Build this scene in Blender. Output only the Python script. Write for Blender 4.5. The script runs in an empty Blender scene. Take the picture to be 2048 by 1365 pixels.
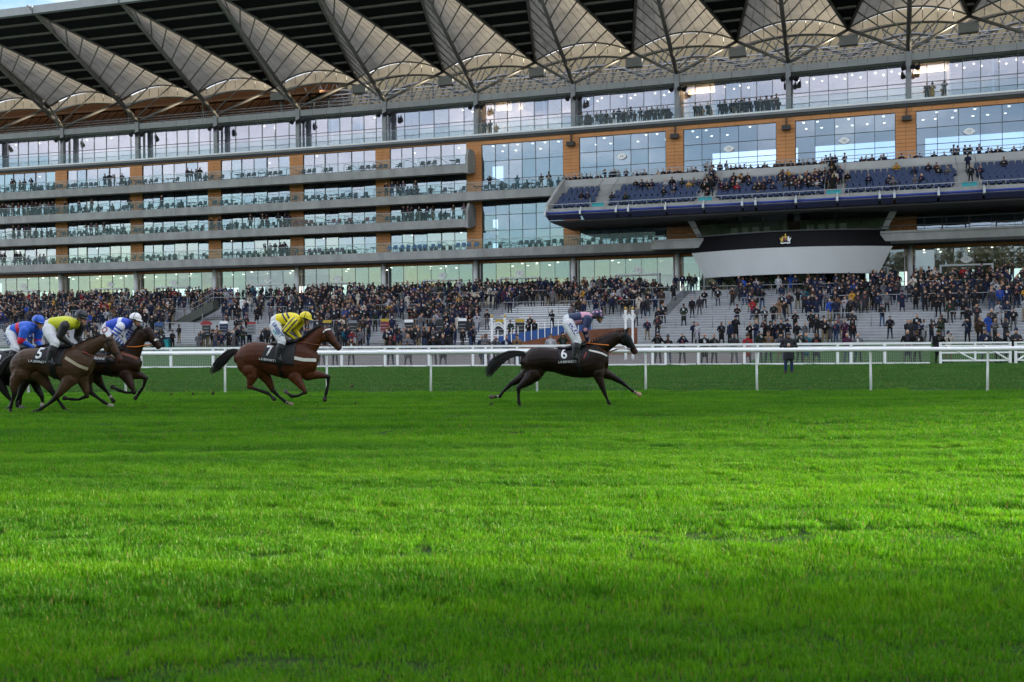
import bpy, bmesh, math, random
import numpy as np
from mathutils import Vector, Matrix, Quaternion
from mathutils.bvhtree import BVHTree
R = math.radians
random.seed(7)
sc = bpy.context.scene
C = sc.collection

# ------------------------------------------------------------------ camera, sky, sun, exposure
cam_d = bpy.data.cameras.new('camera'); cam = bpy.data.objects.new('camera', cam_d); C.objects.link(cam)
cam_d.sensor_width = 36; cam_d.lens = 35; cam_d.clip_start = .2; cam_d.clip_end = 6000
cam.matrix_world = Matrix.Translation((0, 0, 1.6)) @ Matrix.Rotation(R(90 - .21), 4, 'X') @ Matrix.Rotation(-.00776, 4, 'Z')
cam_d.dof.use_dof = True; cam_d.dof.focus_distance = 24.0; cam_d.dof.aperture_fstop = 3.2
sc.camera = cam
SUN_EL, SUN_AZ = 12.0, 84.0         # low winter sun to the right, behind the line of the grandstand
wd = bpy.data.worlds.new('World'); sc.world = wd; wd.use_nodes = True
nt = wd.node_tree; nt.nodes.clear()
N = nt.nodes.new; L = nt.links.new
out = N('ShaderNodeOutputWorld'); bg = N('ShaderNodeBackground'); sky = N('ShaderNodeTexSky')
sky.sky_type = 'NISHITA'; sky.sun_disc = False; sky.sun_elevation = R(SUN_EL); sky.sun_rotation = R(SUN_AZ)
sky.air_density = 1.0; sky.dust_density = .15; sky.ozone_density = 1.5
tc = N('ShaderNodeTexCoord'); mp = N('ShaderNodeMapping'); mp.inputs['Scale'].default_value = (1, 1, 2.6); mp.inputs['Location'].default_value = (4.71, 6.67, 6.04)
nz = N('ShaderNodeTexNoise'); nz.inputs['Scale'].default_value = 2.6; nz.inputs['Detail'].default_value = 7; nz.inputs['Roughness'].default_value = .55
rp = N('ShaderNodeValToRGB'); rp.color_ramp.elements[0].position = .38; rp.color_ramp.elements[1].position = .54
n2 = N('ShaderNodeTexNoise'); n2.inputs['Scale'].default_value = 5; n2.inputs['Detail'].default_value = 5
cr = N('ShaderNodeValToRGB'); cr.color_ramp.elements[0].color = (3.4, 3.7, 4.5, 1); cr.color_ramp.elements[1].color = (7.8, 7.7, 7.9, 1)
cr.color_ramp.elements[0].position = .35; cr.color_ramp.elements[1].position = .68
mx = N('ShaderNodeMixRGB')
L(tc.outputs['Generated'], mp.inputs['Vector']); L(mp.outputs[0], nz.inputs['Vector']); L(mp.outputs[0], n2.inputs['Vector'])
L(nz.outputs['Fac'], rp.inputs[0]); L(n2.outputs['Fac'], cr.inputs[0])
cm = N('ShaderNodeMath'); cm.operation = 'MULTIPLY'; cm.inputs[1].default_value = .9
L(rp.outputs[0], cm.inputs[0]); L(cm.outputs[0], mx.inputs[0]); L(sky.outputs[0], mx.inputs[1]); L(cr.outputs[0], mx.inputs[2])
L(mx.outputs[0], bg.inputs['Color']); bg.inputs['Strength'].default_value = .085; L(bg.outputs[0], out.inputs['Surface'])
sd = bpy.data.lights.new('sun', 'SUN'); sun = bpy.data.objects.new('sun', sd); C.objects.link(sun)
sd.energy = 4.6; sd.angle = R(2.2); sd.color = (1, .86, .62)
sdir = Vector((math.sin(R(SUN_AZ)) * math.cos(R(SUN_EL)), math.cos(R(SUN_AZ)) * math.cos(R(SUN_EL)), math.sin(R(SUN_EL))))
sun.rotation_euler = (-sdir).to_track_quat('-Z', 'Y').to_euler(); sun.location = (90, 60, 80)
sc.view_settings.view_transform = 'Standard'; sc.view_settings.look = 'None'; sc.view_settings.gamma = 1
sc.view_settings.exposure = 2.05
sc.cycles.use_denoising = True
sc.cycles.max_bounces = 8; sc.cycles.transparent_max_bounces = 24; sc.cycles.diffuse_bounces = 3; sc.cycles.glossy_bounces = 4
sc.cycles.caustics_reflective = False; sc.cycles.caustics_refractive = False
sc.cycles.sample_clamp_indirect = 6

# ------------------------------------------------------------------ materials
MT = {}
def pm(name, col, rough=.6, var=.12, scale=1.2, bump=0, bscale=40, metal=0, spec=.5, streak=None, fine=0):
    m = bpy.data.materials.new(name); m.use_nodes = True; t = m.node_tree; b = t.nodes['Principled BSDF']
    b.inputs['Roughness'].default_value = rough; b.inputs['Metallic'].default_value = metal
    b.inputs['Specular IOR Level'].default_value = spec
    g = t.nodes.new('ShaderNodeNewGeometry'); mpn = t.nodes.new('ShaderNodeMapping')
    if streak: mpn.inputs['Scale'].default_value = streak
    t.links.new(g.outputs['Position'], mpn.inputs['Vector'])
    n = t.nodes.new('ShaderNodeTexNoise'); n.inputs['Scale'].default_value = scale; n.inputs['Detail'].default_value = 6; n.inputs['Roughness'].default_value = .6
    t.links.new(mpn.outputs[0], n.inputs['Vector'])
    mr = t.nodes.new('ShaderNodeMapRange'); mr.inputs['From Min'].default_value = .3; mr.inputs['From Max'].default_value = .7
    mr.inputs['To Min'].default_value = 1 - var; mr.inputs['To Max'].default_value = 1 + var
    t.links.new(n.outputs['Fac'], mr.inputs['Value'])
    v = t.nodes.new('ShaderNodeVectorMath'); v.operation = 'SCALE'; v.inputs[0].default_value = col[:3]
    t.links.new(mr.outputs[0], v.inputs['Scale']); t.links.new(v.outputs[0], b.inputs['Base Color'])
    if bump:
        n3 = t.nodes.new('ShaderNodeTexNoise'); n3.inputs['Scale'].default_value = bscale; n3.inputs['Detail'].default_value = 4
        t.links.new(mpn.outputs[0], n3.inputs['Vector'])
        bp = t.nodes.new('ShaderNodeBump'); bp.inputs['Strength'].default_value = bump; bp.inputs['Distance'].default_value = .02
        t.links.new(n3.outputs['Fac'], bp.inputs['Height']); t.links.new(bp.outputs[0], b.inputs['Normal'])
    MT[name] = m; return m
def glass(name, tint, refl, rough=.01, gcol=(1, 1, 1)):
    m = bpy.data.materials.new(name); m.use_nodes = True; t = m.node_tree; t.nodes.clear()
    o = t.nodes.new('ShaderNodeOutputMaterial'); mix = t.nodes.new('ShaderNodeMixShader')
    tr = t.nodes.new('ShaderNodeBsdfTransparent'); tr.inputs[0].default_value = (*tint, 1)
    gl = t.nodes.new('ShaderNodeBsdfGlossy'); gl.inputs['Roughness'].default_value = rough; gl.inputs['Color'].default_value = (*gcol, 1)
    lf = t.nodes.new('ShaderNodeLayerWeight'); lf.inputs['Blend'].default_value = .5
    lp = t.nodes.new('ShaderNodeMath'); lp.operation = 'POWER'; lp.inputs[1].default_value = 5; t.links.new(lf.outputs['Facing'], lp.inputs[0])
    lw = t.nodes.new('ShaderNodeMath'); lw.operation = 'MULTIPLY_ADD'; lw.inputs[1].default_value = .96; lw.inputs[2].default_value = .04; t.links.new(lp.outputs[0], lw.inputs[0])
    ad = t.nodes.new('ShaderNodeMath'); ad.operation = 'ADD'; ad.inputs[1].default_value = refl; ad.use_clamp = True
    # very slight waviness of the panes
    g = t.nodes.new('ShaderNodeNewGeometry'); nn = t.nodes.new('ShaderNodeTexNoise'); nn.inputs['Scale'].default_value = .7
    t.links.new(g.outputs['Position'], nn.inputs['Vector'])
    bp = t.nodes.new('ShaderNodeBump'); bp.inputs['Strength'].default_value = .08; bp.inputs['Distance'].default_value = .05
    t.links.new(nn.outputs['Fac'], bp.inputs['Height']); t.links.new(bp.outputs[0], gl.inputs['Normal'])
    t.links.new(lw.outputs[0], ad.inputs[0]); t.links.new(ad.outputs[0], mix.inputs[0])
    t.links.new(tr.outputs[0], mix.inputs[1]); t.links.new(gl.outputs[0], mix.inputs[2]); t.links.new(mix.outputs[0], o.inputs[0])
    MT[name] = m; return m
def emit(name, col, s):
    m = bpy.data.materials.new(name); m.use_nodes = True; t = m.node_tree; b = t.nodes['Principled BSDF']
    b.inputs['Base Color'].default_value = (*col, 1); b.inputs['Emission Color'].default_value = (*col, 1); b.inputs['Emission Strength'].default_value = s
    MT[name] = m; return m
def attrmat(name, rough=.7, spec=.3, sheen=0, var=.1, scale=30, bump=None):
    m = bpy.data.materials.new(name); m.use_nodes = True; t = m.node_tree; b = t.nodes['Principled BSDF']
    b.inputs['Roughness'].default_value = rough; b.inputs['Specular IOR Level'].default_value = spec
    if sheen: b.inputs['Sheen Weight'].default_value = sheen
    a = t.nodes.new('ShaderNodeAttribute'); a.attribute_name = 'col'
    n = t.nodes.new('ShaderNodeTexNoise'); n.inputs['Scale'].default_value = scale; n.inputs['Detail'].default_value = 5
    g = t.nodes.new('ShaderNodeNewGeometry'); t.links.new(g.outputs['Position'], n.inputs['Vector'])
    mr = t.nodes.new('ShaderNodeMapRange'); mr.inputs['From Min'].default_value = .3; mr.inputs['From Max'].default_value = .7
    mr.inputs['To Min'].default_value = 1 - var; mr.inputs['To Max'].default_value = 1 + var
    t.links.new(n.outputs['Fac'], mr.inputs['Value'])
    v = t.nodes.new('ShaderNodeVectorMath'); v.operation = 'SCALE'
    t.links.new(a.outputs['Color'], v.inputs[0]); t.links.new(mr.outputs[0], v.inputs['Scale']); t.links.new(v.outputs[0], b.inputs['Base Color'])
    if bump:
        n3 = t.nodes.new('ShaderNodeTexNoise'); n3.inputs['Scale'].default_value = bump[0]; n3.inputs['Detail'].default_value = 3; n3.inputs['Distortion'].default_value = bump[2]; t.links.new(g.outputs['Position'], n3.inputs['Vector'])
        bp = t.nodes.new('ShaderNodeBump'); bp.inputs['Strength'].default_value = bump[1]; bp.inputs['Distance'].default_value = .05; t.links.new(n3.outputs['Fac'], bp.inputs['Height']); t.links.new(bp.outputs[0], b.inputs['Normal'])
    MT[name] = m; return m
def screenmat(name, col, tp):      # perforated fabric: part open, part translucent
    m = bpy.data.materials.new(name); m.use_nodes = True; t = m.node_tree; t.nodes.clear()
    o = t.nodes.new('ShaderNodeOutputMaterial'); a = t.nodes.new('ShaderNodeMixShader'); b = t.nodes.new('ShaderNodeMixShader'); a.inputs[0].default_value = tp; b.inputs[0].default_value = .5
    d = t.nodes.new('ShaderNodeBsdfDiffuse'); tl = t.nodes.new('ShaderNodeBsdfTranslucent'); tr = t.nodes.new('ShaderNodeBsdfTransparent'); d.inputs[0].default_value = (*col, 1); tl.inputs[0].default_value = (*col, 1)
    t.links.new(d.outputs[0], b.inputs[1]); t.links.new(tl.outputs[0], b.inputs[2]); t.links.new(b.outputs[0], a.inputs[1]); t.links.new(tr.outputs[0], a.inputs[2]); t.links.new(a.outputs[0], o.inputs[0]); MT[name] = m; return m
def transluc(name, col, tr=.4, var=.1, scale=1):
    m = bpy.data.materials.new(name); m.use_nodes = True; t = m.node_tree; t.nodes.clear()
    o = t.nodes.new('ShaderNodeOutputMaterial'); mix = t.nodes.new('ShaderNodeMixShader'); mix.inputs[0].default_value = tr
    d = t.nodes.new('ShaderNodeBsdfDiffuse'); tl = t.nodes.new('ShaderNodeBsdfTranslucent')
    g = t.nodes.new('ShaderNodeNewGeometry'); n = t.nodes.new('ShaderNodeTexNoise'); n.inputs['Scale'].default_value = .55; n.inputs['Detail'].default_value = 6; t.links.new(g.outputs['Position'], n.inputs['Vector'])
    rp_ = t.nodes.new('ShaderNodeValToRGB'); rp_.color_ramp.elements[0].position = .3; rp_.color_ramp.elements[0].color = (*[c * .72 for c in col], 1); rp_.color_ramp.elements[1].position = .6; rp_.color_ramp.elements[1].color = (*col, 1); t.links.new(n.outputs['Fac'], rp_.inputs[0])
    t.links.new(rp_.outputs[0], d.inputs[0]); t.links.new(rp_.outputs[0], tl.inputs[0])
    t.links.new(d.outputs[0], mix.inputs[1]); t.links.new(tl.outputs[0], mix.inputs[2]); t.links.new(mix.outputs[0], o.inputs[0])
    MT[name] = m; return m
pm('concrete', (.30, .30, .285), .85, .22, .9, .25, 30, streak=(1, 1, .5))
pm('concrete_pale', (.40, .40, .39), .85, .16, .7, .2, 30)
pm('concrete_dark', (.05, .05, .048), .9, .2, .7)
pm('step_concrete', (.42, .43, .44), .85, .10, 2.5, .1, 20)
pm('step_riser_shade', (.30, .31, .32), .85, .12, 2.5)  # darker than the treads to stand for the shadow under each nosing
pm('terracotta', (.56, .24, .080), .6, .13, .5, .1, 25)
pm('joint', (.035, .025, .02), .9, 0)
pm('steel_grey', (.20, .205, .21), .45, .1, 2, metal=.5)
pm('steel_roof', (.17, .165, .155), .5, .12, 1.5, metal=.25)
pm('steel_pale', (.42, .44, .46), .4, .08, 2, metal=.4)
pm('roof_black', (.006, .0065, .007), .7, .3, 1, spec=.2)
pm('fascia_grey', (.30, .31, .32), .55, .1, .8)
pm('frame_dark', (.02, .022, .025), .4, .1)
pm('frame_grey', (.20, .215, .23), .45, .08)
pm('white_paint', (.84, .85, .85), .35, .05, 2)
pm('white_plastic', (.88, .89, .90), .3, .04, 3)
pm('royal_white', (.58, .59, .59), .4, .03, .5)
pm('royal_black', (.003, .003, .004), .5, .1, spec=.15)
pm('timber', (.20, .085, .03), .6, .25, 2, streak=(.3, .3, 4))
pm('interior_wall', (.45, .43, .37), .8, .05)
pm('interior_warm', (.50, .38, .25), .8, .08)
pm('interior_dark', (.055, .06, .05), .8, .1)
pm('interior_green', (.30, .34, .26), .8, .1)
pm('carpet', (.10, .09, .085), .95, .1)
pm('seat_blue', (.006, .024, .085), .55, .1, 3)
pm('chair_dark', (.012, .028, .042), .5, .1, 3)
pm('chair_red', (.16, .02, .025), .6, .1, 3)
pm('chair_purple', (.07, .025, .09), .6, .1, 3)
pm('tube_blue', (.007, .030, .25), .35, .06, 2)
pm('soffit_blue', (.025, .032, .09), .5, .1, 1)
pm('black_plastic', (.010, .010, .011), .45, .1)
pm('rail_steel', (.26, .27, .28), .4, .1, metal=.6)
pm('corten', (.16, .06, .03), .9, .35, 1.5, .2, 15)
pm('panel_blue', (.015, .075, .26), .55, .08)
pm('gold', (.50, .32, .07), .35, .05, metal=.6)
pm('red_paint', (.26, .02, .025), .5, .05)
pm('yellow_paint', (.45, .31, .02), .5, .05)
pm('teal_paint', (.01, .32, .36), .5, .05)
pm('orange_paint', (.85, .22, .02), .5, .05)
pm('bench_green', (.012, .05, .032), .7, .1)
pm('concrete_cream', (.48, .44, .34), .8, .1)
pm('wood', (.075, .055, .035), .95, .4, .4)
pm('leaf', (.085, .068, .042), .8, .3, 3)
pm('tarmac', (.13, .115, .105), .9, .15, .5, .2, 30)
pm('soil', (.045, .022, .010), .95, .3, 20)
pm('leather_black', (.006, .006, .007), .42, .15, 20, spec=.3)
pm('strap_white', (.72, .70, .66), .6, .08, 20)
pm('strap_tan', (.42, .36, .24), .6, .1, 20)
pm('rein_brown', (.16, .045, .02), .6, .1, 20)
pm('cloth_black', (.010, .010, .012), .7, .15, 8)
pm('metal_bit', (.6, .6, .6), .25, 0, metal=1)
transluc('membrane', (.29, .27, .235), .34)
screenmat('rear_screen', (.36, .33, .26), .05)
screenmat('rear_screen_timber', (.10, .05, .022), .04)
glass('glass_box', (.66, .71, .79), .19, gcol=(.95, .95, 1))
glass('glass_terrace', (.82, .84, .90), .17, gcol=(.97, .95, 1))
glass('glass_curtain', (.62, .73, .84), .13, gcol=(.85, .93, 1))
glass('glass_lobby', (.66, .77, .76), .10, gcol=(.84, .94, .94))
glass('glass_rail', (.90, .94, .94), -.01, gcol=(.40, .48, .48))
glass('glass_dark', (.72, .78, .74), -.03)
emit('lamp', (1, .86, .66), 2.0)
emit('lamp_warm', (1, .62, .28), 3.6)
attrmat('clothing', .8, .2)
attrmat('coat', .40, .20, 0, .22, 11, (4.2, .30, .4))
attrmat('silks', .45, .35, .1, .06, 30, (13, .34, 1.0))
attrmat('helmet', .3, .5, 0, .02)
attrmat('hair', .5, .4, 0, .2, 80)

# ------------------------------------------------------------------ object helpers
WM = {}
def child(o, parent):
    o.parent = parent
    w = WM.get(parent.name)
    if w is not None: o.matrix_parent_inverse = w
def link(o, parent=None):
    C.objects.link(o)
    if parent is not None: child(o, parent)
    return o
def thing(name, label, cat, loc=(0, 0, 0), group=None, kind=None):
    o = bpy.data.objects.new(name, None); o.location = loc; o.empty_display_size = .2
    C.objects.link(o); tag(o, label, cat, group, kind)
    WM[o.name] = Matrix.Translation(-Vector(loc)); return o
def tag(o, label=None, cat=None, group=None, kind=None):
    if label: o['label'] = label
    if cat: o['category'] = cat
    if group: o['group'] = group
    if kind: o['kind'] = kind
    return o
class MB:
    def __init__(s): s.v = []; s.f = []; s.c = []
    def add(s, vs, fs):
        n = len(s.v); s.v += [tuple(p) for p in vs]; s.f += [tuple(i + n for i in f) for f in fs]
    def hexa(s, b, t):                         # bottom ring, top ring (4 each)
        s.add(list(b) + list(t), [(3, 2, 1, 0), (4, 5, 6, 7), (0, 1, 5, 4), (1, 2, 6, 5), (2, 3, 7, 6), (3, 0, 4, 7)])
    def box(s, x0, x1, y0, y1, z0, z1):
        s.hexa([(x0, y0, z0), (x1, y0, z0), (x1, y1, z0), (x0, y1, z0)], [(x0, y0, z1), (x1, y0, z1), (x1, y1, z1), (x0, y1, z1)])
    def fbox(s, u0, u1, p0, p1, z0, z1, seg=6):  # box in facade coordinates, p0 = back, p1 = front
        n = max(1, math.ceil((u1 - u0) / seg))
        us = [u0 + (u1 - u0) * i / n for i in range(n + 1)]
        vs = []
        for u in us: vs += [W(u, p1, z0), W(u, p0, z0), W(u, p0, z1), W(u, p1, z1)]
        fs = [(0, 1, 2, 3), tuple(4 * n + i for i in (3, 2, 1, 0))]
        for i in range(n):
            a = 4 * i
            for j in range(4):
                k = (j + 1) % 4; fs.append((a + j, a + 4 + j, a + 4 + k, a + k))
        s.add(vs, fs)
    def fprof(s, u0, u1, prof, seg=6):           # extrude closed (p,z) profile along u
        n = max(1, math.ceil((u1 - u0) / seg)); m = len(prof)
        vs = []
        for i in range(n + 1):
            u = u0 + (u1 - u0) * i / n
            vs += [W(u, p, z) for p, z in prof]
        fs = [tuple(range(m)), tuple(n * m + i for i in reversed(range(m)))]
        for i in range(n):
            for j in range(m):
                k = (j + 1) % m; a = i * m; fs.append((a + j, a + m + j, a + m + k, a + k))
        s.add(vs, fs)
    def tube(s, pts, r, n=6, cap=True):
        pts = [Vector(p) for p in pts]; rs = r if isinstance(r, (list, tuple)) else [r] * len(pts)
        vs = []; up = None
        for i, p in enumerate(pts):
            d = (pts[min(i + 1, len(pts) - 1)] - pts[max(i - 1, 0)]).normalized()
            if up is None: up = Vector((0, 0, 1)) if abs(d.z) < .9 else Vector((1, 0, 0))
            a = d.cross(up).normalized(); b = a.cross(d).normalized(); up = b
            for j in range(n):
                t = 2 * math.pi * j / n; vs.append(p + rs[i] * (math.cos(t) * a + math.sin(t) * b))
        fs = []
        for i in range(len(pts) - 1):
            for j in range(n):
                k = (j + 1) % n; fs.append((i * n + j, i * n + k, i * n + n + k, i * n + n + j))
        if cap: fs.append(tuple(reversed(range(n)))); fs.append(tuple((len(pts) - 1) * n + j for j in range(n)))
        s.add(vs, fs)
    def ball(s, c, r, nu=10, nv=7, sq=(1, 1, 1)):
        c = Vector(c); vs = [c + Vector((0, 0, -r * sq[2]))]
        for i in range(1, nv):
            ph = math.pi * i / nv - math.pi / 2
            for j in range(nu):
                t = 2 * math.pi * j / nu
                vs.append(c + Vector((r * sq[0] * math.cos(ph) * math.cos(t), r * sq[1] * math.cos(ph) * math.sin(t), r * sq[2] * math.sin(ph))))
        vs.append(c + Vector((0, 0, r * sq[2])))
        fs = []
        for j in range(nu): fs.append((0, 1 + (j + 1) % nu, 1 + j))
        for i in range(nv - 2):
            for j in range(nu):
                a = 1 + i * nu; fs.append((a + j, a + (j + 1) % nu, a + nu + (j + 1) % nu, a + nu + j))
        a = 1 + (nv - 2) * nu
        for j in range(nu): fs.append((a + j, a + (j + 1) % nu, len(vs) - 1))
        s.add(vs, fs)
    def mesh(s, name, mat, smooth=False):
        me = bpy.data.meshes.new(name); me.from_pydata(s.v, [], s.f); me.materials.append(MT[mat])
        if smooth: me.polygons.foreach_set('use_smooth', [True] * len(me.polygons))
        me.update(); return me
    def build(s, name, mat, parent=None, smooth=False):
        o = bpy.data.objects.new(name, s.mesh(name, mat, smooth)); return link(o, parent)
# facade coordinates: u metres along the gently curved front, p metres out towards the course, z height
FX, FY, TH, KA = -3.7326, 109.565, .32302, .00087
def ang(u): return TH + KA * u
def W(u, p, z):
    a = ang(u)
    return Vector((FX + (math.sin(a) - math.sin(TH)) / KA - math.sin(a) * p, FY + (math.cos(a) - math.cos(TH)) / KA - math.cos(a) * p, z))
UNIT = {}
def unit(mat):
    if mat not in UNIT:
        m = MB(); m.box(-.5, .5, -.5, .5, -.5, .5); UNIT[mat] = m.mesh('box_piece_' + mat, mat)
    return UNIT[mat]
def piece(name, u0, u1, p0, p1, z0, z1, mat, parent, jit=0):
    o = bpy.data.objects.new(name, unit(mat)); um = (u0 + u1) / 2
    o.location = W(um, (p0 + p1) / 2, (z0 + z1) / 2); o.rotation_euler = (random.uniform(-jit, jit), 0, -ang(um) + random.uniform(-jit, jit))
    o.scale = (u1 - u0, abs(p1 - p0), z1 - z0); return link(o, parent)
def place(name, me, u, p, z, parent=None, rot=0, s=1):
    o = bpy.data.objects.new(name, me); o.location = W(u, p, z); o.rotation_euler = (0, 0, -ang(u) + rot); o.scale = (s, s, s); return link(o, parent)
BAY = 11.05
def uk(k): return (k - 5) * BAY
def ordn(n):
    return ['first', 'second', 'third', 'fourth', 'fifth', 'sixth', 'seventh', 'eighth', 'ninth', 'tenth', 'eleventh', 'twelfth'][n - 1] if n <= 12 else '%d%s' % (n, 'th' if 10 < n % 100 < 20 else {1: 'st', 2: 'nd', 3: 'rd'}.get(n % 10, 'th'))
def structure(o): o['kind'] = 'structure'; return o
# ------------------------------------------------------------------ ground
def rail_y(x): return 28.95 - .105 * x
def fence_y(x): return 55.0 - .082 * x
def strip(name, mat, lo, hi, x0, x1, n, zf, m=1):
    b = MB(); vs = []
    for i in range(n + 1):
        x = x0 + (x1 - x0) * i / n
        for j in range(m + 1):
            t = j / m; y = lo(x) * (1 - t) + hi(x) * t; vs.append((x, y, zf(x, y)))
    fs = [(i * (m + 1) + j, (i + 1) * (m + 1) + j, (i + 1) * (m + 1) + j + 1, i * (m + 1) + j + 1) for i in range(n) for j in range(m)]
    b.add(vs, fs); o = b.build(name, mat); structure(o); return o
def turfmat(name, c0, c1, c2, sx=.35, bump=.6):
    m = bpy.data.materials.new(name); m.use_nodes = True; t = m.node_tree; b = t.nodes['Principled BSDF']
    b.inputs['Roughness'].default_value = .75; b.inputs['Specular IOR Level'].default_value = .15
    g = t.nodes.new('ShaderNodeNewGeometry')
    def noise(scale, mscale, det=5):
        mp = t.nodes.new('ShaderNodeMapping'); mp.inputs['Scale'].default_value = mscale
        n = t.nodes.new('ShaderNodeTexNoise'); n.inputs['Scale'].default_value = scale; n.inputs['Detail'].default_value = det; n.inputs['Roughness'].default_value = .65
        t.links.new(g.outputs['Position'], mp.inputs[0]); t.links.new(mp.outputs[0], n.inputs['Vector']); return n
    a = noise(.9, (sx, 1, 1)); c = noise(14, (1, 1, 1), 8)
    r = t.nodes.new('ShaderNodeValToRGB'); e = r.color_ramp.elements
    e[0].position = .32; e[0].color = (*c0, 1); e[1].position = .68; e[1].color = (*c2, 1); k = e.new(.5); k.color = (*c1, 1)
    ad = t.nodes.new('ShaderNodeMath'); ad.operation = 'MULTIPLY_ADD'; ad.inputs[1].default_value = .75
    h = t.nodes.new('ShaderNodeMath'); h.operation = 'MULTIPLY_ADD'; h.inputs[1].default_value = .55; h.inputs[2].default_value = -.15
    t.links.new(c.outputs['Fac'], h.inputs[0]); t.links.new(a.outputs['Fac'], ad.inputs[0]); t.links.new(h.outputs[0], ad.inputs[2])
    t.links.new(ad.outputs[0], r.inputs[0]); t.links.new(r.outputs[0], b.inputs['Base Color'])
    n3 = noise(45, (1, 1, 1), 6); bp = t.nodes.new('ShaderNodeBump'); bp.inputs['Strength'].default_value = bump; bp.inputs['Distance'].default_value = .05
    t.links.new(n3.outputs['Fac'], bp.inputs['Height']); t.links.new(bp.outputs[0], b.inputs['Normal'])
    MT[name] = m
turfmat('turf_lush', (.012, .034, .003), (.018, .050, .004), (.026, .066, .005))
turfmat('turf_mown', (.030, .075, .018), (.040, .098, .022), (.052, .115, .028), .12)
turfmat('far_ground', (.03, .06, .015), (.04, .08, .02), (.055, .09, .025))
STEP_N, STEP_P0, STEP_P1, STEP_Z0, STEP_Z1 = 22, 27.0, 3.4, 1.05, 6.05   # foot and head of the terraces
UL, UR = -84, 64
b = MB(); b.add([(-1500, -900, -.03), (1500, -900, -.03), (1500, 3500, -.03), (-1500, 3500, -.03)], [(0, 1, 2, 3)])
structure(b.build('ground', 'far_ground'))
strip('race_turf', 'turf_lush', lambda x: -120, lambda x: rail_y(x) + .25, -260, 260, 20, lambda x, y: 0.0)
strip('mown_turf', 'turf_mown', lambda x: rail_y(x) + .25, lambda x: fence_y(x) + .6, -160, 120, 20, lambda x, y: 0.004)
# concourse rises gently to the foot of the terraces
b = MB(); n = 40; rows = 8; vs = []
for i in range(n + 1):
    u = UL + (UR - UL) * i / n; q = W(u, STEP_P0 - .2, STEP_Z0 - .02)
    # the sheet runs from the fence straight back to the steps along the facade normal
    a = ang(u); d = Vector((-math.sin(a), -math.cos(a), 0)); f = (q.y - (fence_y(q.x) + .6)) / (math.cos(a) - .082 * math.sin(a))
    e = q + d * f
    for j in range(rows + 1):
        t = j / rows; p = q.lerp(e, t); p.z = max(.008, (STEP_Z0 - .02) * (1 - t) ** 1.5 + .008 * t); vs.append(p)
b.add(vs, [(i * (rows + 1) + j, i * (rows + 1) + j + 1, (i + 1) * (rows + 1) + j + 1, (i + 1) * (rows + 1) + j) for i in range(n) for j in range(rows)])
cc = structure(b.build('concourse', 'tarmac'))
# lawns let into the concourse: which stretch is grass is chosen per face
cc.data.materials.append(MT['turf_mown'])
for f in cc.data.polygons:
    x = f.center.x
    px = 1024 + 1991 * f.center.x / f.center.y
    if px > 1500 or px < 560: f.material_index = 1

# ------------------------------------------------------------------ stepped terraces
terr = structure(thing('stepped_terrace', 'pale concrete viewing steps rising from the concourse to the glass lobby', None, W(0, STEP_P0, STEP_Z0)))
tread = (STEP_P0 - STEP_P1) / STEP_N; rise = (STEP_Z1 - STEP_Z0) / STEP_N
for i in range(STEP_N):
    p1 = STEP_P0 - i * tread; z1 = STEP_Z0 + (i + 1) * rise
    m = MB(); m.fprof(UL, UR, [(p1, z1 - rise - .25), (p1, z1 - .06), (p1 + .05, z1 - .06), (p1 + .05, z1), (p1 - tread - .02, z1), (p1 - tread - .02, z1 - rise - .25)], 11)
    st = m.build('step', 'step_concrete', terr)
    m = MB(); m.fbox(UL, UR, p1 - .01, p1 + .012, z1 - rise - .02, z1 - .065, 11); m.build('riser', 'step_riser_shade', st)
m = MB(); m.fbox(UL, UR, -14, STEP_P1 + .01, STEP_Z1 - .35, STEP_Z1 - .004, 11); m.build('landing', 'concrete_pale', terr)
def step_at(p):
    i = int((STEP_P0 - p) / tread); i = max(-1, min(STEP_N - 1, i)); return STEP_Z0 + (i + 1) * rise

# ------------------------------------------------------------------ grandstand
gs = thing('grandstand', 'long terracotta and glass racecourse grandstand with balconies and a zigzag canopy roof', 'grandstand', W(0, 0, 0))
K0, K1 = -2, 11                      # bays
def band(name, u0, u1, p0, p1, z0, z1, mat, par=gs):
    m = MB(); m.fbox(u0, u1, p0, p1, z0, z1, BAY); return m.build(name, mat, par)
U0, U1 = uk(K0), uk(K1)
LV = [11.10, 14.40, 17.25, 20.27]    # balcony floor levels
LEFT_END = uk(5) - .36
# floors and room back walls
band('lobby_floor', U0, U1, -18, .5, 5.7, 6.06, 'concrete_pale')
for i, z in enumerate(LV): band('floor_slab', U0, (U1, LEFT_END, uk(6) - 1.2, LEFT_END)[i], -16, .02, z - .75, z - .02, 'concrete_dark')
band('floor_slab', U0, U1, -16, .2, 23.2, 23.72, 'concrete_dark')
for i in range(4):
    z0 = LV[i]; z1 = (LV + [23.95])[i + 1] - .75
    band('back_wall', U0, LEFT_END, -6.2, -6.0, z0, z1, 'interior_warm' if i in (1, 2) else 'interior_dark')
band('back_wall', uk(5), uk(6) - 1.2, -9.2, -9.0, 17.2, 23.2, 'interior_warm')
band('back_wall', uk(5), uk(7), -7.2, -7.0, 11.0, 16.5, 'interior_green')
band('back_wall', uk(7), U1, -8.2, -8.0, 11.0, 17.2, 'interior_dark')
band('ceiling', uk(5), U1, -12, -.4, 22.95, 23.19, 'interior_wall')
band('ceiling', U0, U1, -15, -.4, 10.05, 10.3, 'interior_wall')
band('upper_floor', uk(6), U1, -14, .1, 17.9, 18.35, 'concrete_dark')
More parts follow.
